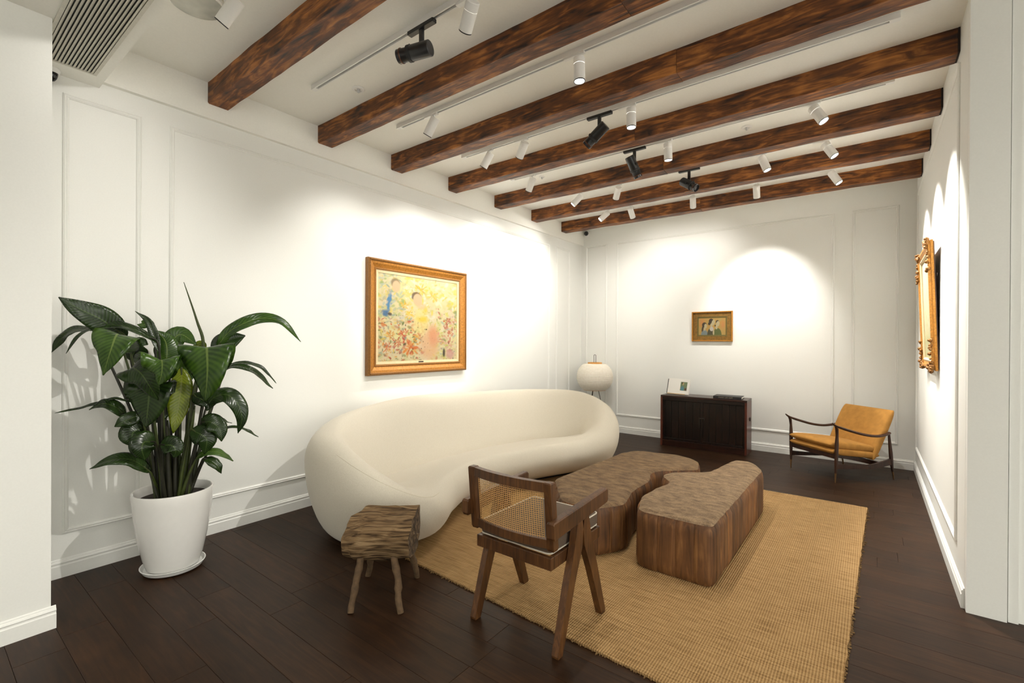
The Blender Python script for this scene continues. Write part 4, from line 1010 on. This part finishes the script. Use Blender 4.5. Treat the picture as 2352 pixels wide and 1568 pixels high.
L = [
 ([Z1(720,590,.0), Z1(520,440,.05), Z1(310,335,.08), Z1(130,235,.1)], 105, D, (.95,-.35,.25), .2),
 ([Z1(430,525,-.08), Z1(280,520,-.12), Z1(160,590,-.16), Z1(70,716,-.18)], 50, D, (.7,0,.7), .3),
 ([Z1(1000,640,.1), Z1(820,530,.08), Z1(640,480,.05), Z1(450,500,.05), Z1(300,580,.05), Z1(195,725,.05)], 46, D, (.5,-.3,.8), .5),
 ([Z1(700,720,.05), Z1(690,600,.14), Z1(640,562,.22), Z1(590,690,.3), Z1(520,915,.3)], 150, G, -.33, .12),
 ([Z1(760,790,-.05), Z1(800,690,0), Z1(850,630,.02), Z1(908,650,.02)], 95, D, CAMN, .1),
 ([Z1(1060,830,.0), Z1(1075,700,.0), Z1(1050,600,-.02), Z1(970,525,-.05)], 95, G, CAMN, -.2),
 ([Z1(1010,720,.05), Z1(960,560,.03), Z1(905,440,.02), Z1(798,357,0)], 34, D, CAMN, .5),
 ([Z1(960,480,-.02), Z1(900,465,-.03), Z1(860,480,-.03), Z1(815,475,-.03)], 40, G, CAMN, .2),
 ([Z1(1090,740,-.1), Z1(1120,620,-.12), Z1(1200,560,-.12), Z1(1330,650,-.1)], 85, G, CAMN, .2),
 ([Z1(1500,690,.05), Z1(1600,550,.08), Z1(1730,470,.1), Z1(1900,418,.1), Z1(2080,460,.1), Z1(2238,625,.1)], 62, G, (.75,-.2,.6), .4),
 ([Z1(1470,710,-.05), Z1(1560,640,-.05), Z1(1650,600,-.05), Z1(1755,570,-.05)], 92, D, CAMN, .25),
 ([Z1(1440,930,.1), Z1(1432,730,.22), Z1(1422,678,.3), Z1(1428,850,.38), Z1(1420,1000,.38), Z1(1405,1140,.34)], 205, G, .02, .08),
 ([Z1(900,930,.1), Z1(990,810,.26), Z1(1030,790,.32), Z1(1030,900,.36), Z1(1000,1000,.33)], 155, G, -.1, .15),
 ([Z1(820,960,.1), Z1(770,850,.2), Z1(850,900,.28), Z1(930,1020,.3), Z1(1000,1130,.28)], 120, D, .69, .15),
 ([Z1(930,1180,.1), Z1(930,1010,.15), Z1(920,1100,.2), Z1(905,1250,.2), Z1(890,1365,.18)], 180, D, 0, .15),
 ([Z1(1200,850,-.02), Z1(1200,1000,0), Z1(1170,1200,.02), Z1(1130,1420,.03)], 92, Li, CAMN, .2),
 ([Z1(1260,980,-.1), Z1(1245,850,-.1), Z1(1225,750,-.08), Z1(1190,640,-.08)], 70, G, CAMN, .2),
 ([Z1(1400,700,-.12), Z1(1370,650,-.12), Z1(1340,660,-.12), Z1(1300,700,-.1)], 40, Li, CAMN, .2),
 ([Z1(1560,890,.0), Z1(1650,835,.02), Z1(1780,855,.05), Z1(1890,930,.05), Z1(1995,1030,.05)], 52, D, (.4,-.2,.85), .4),
 ([Z1(1590,850,-.02), Z1(1700,805,-.02), Z1(1850,830,-.02), Z1(1940,890,-.02), Z1(2025,985,-.02)], 30, D, (.4,-.2,.85), .4),
 ([Z1(1410,1210,.1), Z1(1480,1110,.15), Z1(1600,1085,.18), Z1(1700,1180,.2), Z1(1725,1300,.2), Z1(1690,1420,.18)], 80, D, (.75,-.25,.6), .2),
 ([Z1(1290,1090,.05), Z1(1370,1120,.1), Z1(1430,1170,.12), Z1(1420,1225,.12)], 62, D, CAMN, .2),
 ([Z1(780,1150,.05), Z1(640,1120,.05), Z1(500,1150,.05), Z1(350,1190,.03), Z1(97,1243,0)], 26, D, (.3,-.2,.9), .4),
 ([Z1(720,1280,.05), Z1(640,1200,.08), Z1(520,1160,.08), Z1(395,1215,.06)], 58, D, (.6,-.2,.7), .3),
 ([Z1(850,1250,.1), Z1(760,1290,.12), Z1(690,1320,.13), Z1(620,1365,.12)], 58, D, CAMN, .2),
 ([Z1(1370,1330,.1), Z1(1450,1320,.15), Z1(1530,1380,.18), Z1(1550,1490,.18)], 80, D, CAMN, .2),
 ([Z1(1380,1305,0), Z1(1450,1285,0), Z1(1550,1305,0), Z1(1640,1330,0)], 26, D, UPC, .3),
 ([Z1(1280,1390,.1), Z1(1370,1430,.15), Z1(1420,1480,.17), Z1(1400,1600,.15)], 88, D, CAMN, .2),
 ([Z1(1560,1375,.05), Z1(1680,1365,.05), Z1(1780,1400,.04), Z1(1870,1450,.03)], 20, D, UPC, .3),
 ([Z1(890,1370,.05), Z1(810,1390,.08), Z1(770,1440,.1), Z1(810,1540,.1)], 95, D, CAMN, .2),
 ([Z2(930,320,.1), Z2(780,215,.14), Z2(600,210,.15), Z2(400,290,.12)], 68, D, (.55,-.2,.8), .2),
 ([Z2(970,60,.15), Z2(880,55,.2), Z2(855,120,.22), Z2(885,215,.2)], 92, D, CAMN, .2),
 ([Z2(1010,85,.15), Z2(1110,85,.2), Z2(1150,130,.22), Z2(1130,190,.2)], 80, D, CAMN, .2),
 ([Z2(1330,200,.1), Z2(1420,140,.12), Z2(1540,150,.13), Z2(1650,222,.12)], 46, G, (.5,-.2,.8), .2),
 ([Z2(1390,200,.12), Z2(1460,220,.14), Z2(1520,270,.15), Z2(1545,330,.14)], 46, D, (.6,-.2,.7), .3),
 ([Z1(960,1330,.0), Z1(1000,1250,.0), Z1(1060,1200,.0), Z1(1100,1120,.0)], 70, D, CAMN, .2),
]
for i, (pts, hw_, mt, N, fd) in enumerate(L):
    leaf(pts, hw_*K, mt, N, fd, seed=i*3+1, stemmat='petiole' if i % 3 == 0 else 'petiole_dark')
# rolled new spear leaf
sp = cr_spline([Vector((.02,.01,.452)), Z1(1300,1100,.02), Z1(1390,675,.02), Z1(1330,430,.03), Z1(1220,105,.05)], 6); n = len(sp)
MB().tube(sp, [.010 if i < n*.6 else .009*(1-(i-n*.6)/(n*.4))+.0008 for i in range(n)], 8).build('spear_leaf', 'petiole', t, True)
# stout sheathing stems in the pot
rr = random.Random(4)
for k in range(9):
    a = k*.7; r = rr.uniform(.02, .085); g = Vector((r*math.cos(a), r*math.sin(a), .45)); e = g+Vector((math.cos(a)*.05+rr.uniform(-.03,.03), math.sin(a)*.05+rr.uniform(-.03,.03), rr.uniform(.35,.62)))
    MB().tube(cr_spline([g, g.lerp(e, .5)+Vector((rr.uniform(-.01,.01),0,0)), e], 5), [.019, .018, .018, .017, .016, .014, .013, .011, .010, .008, .006], 10).build('stem', 'petiole' if k % 2 else 'petiole_dark', t, True)
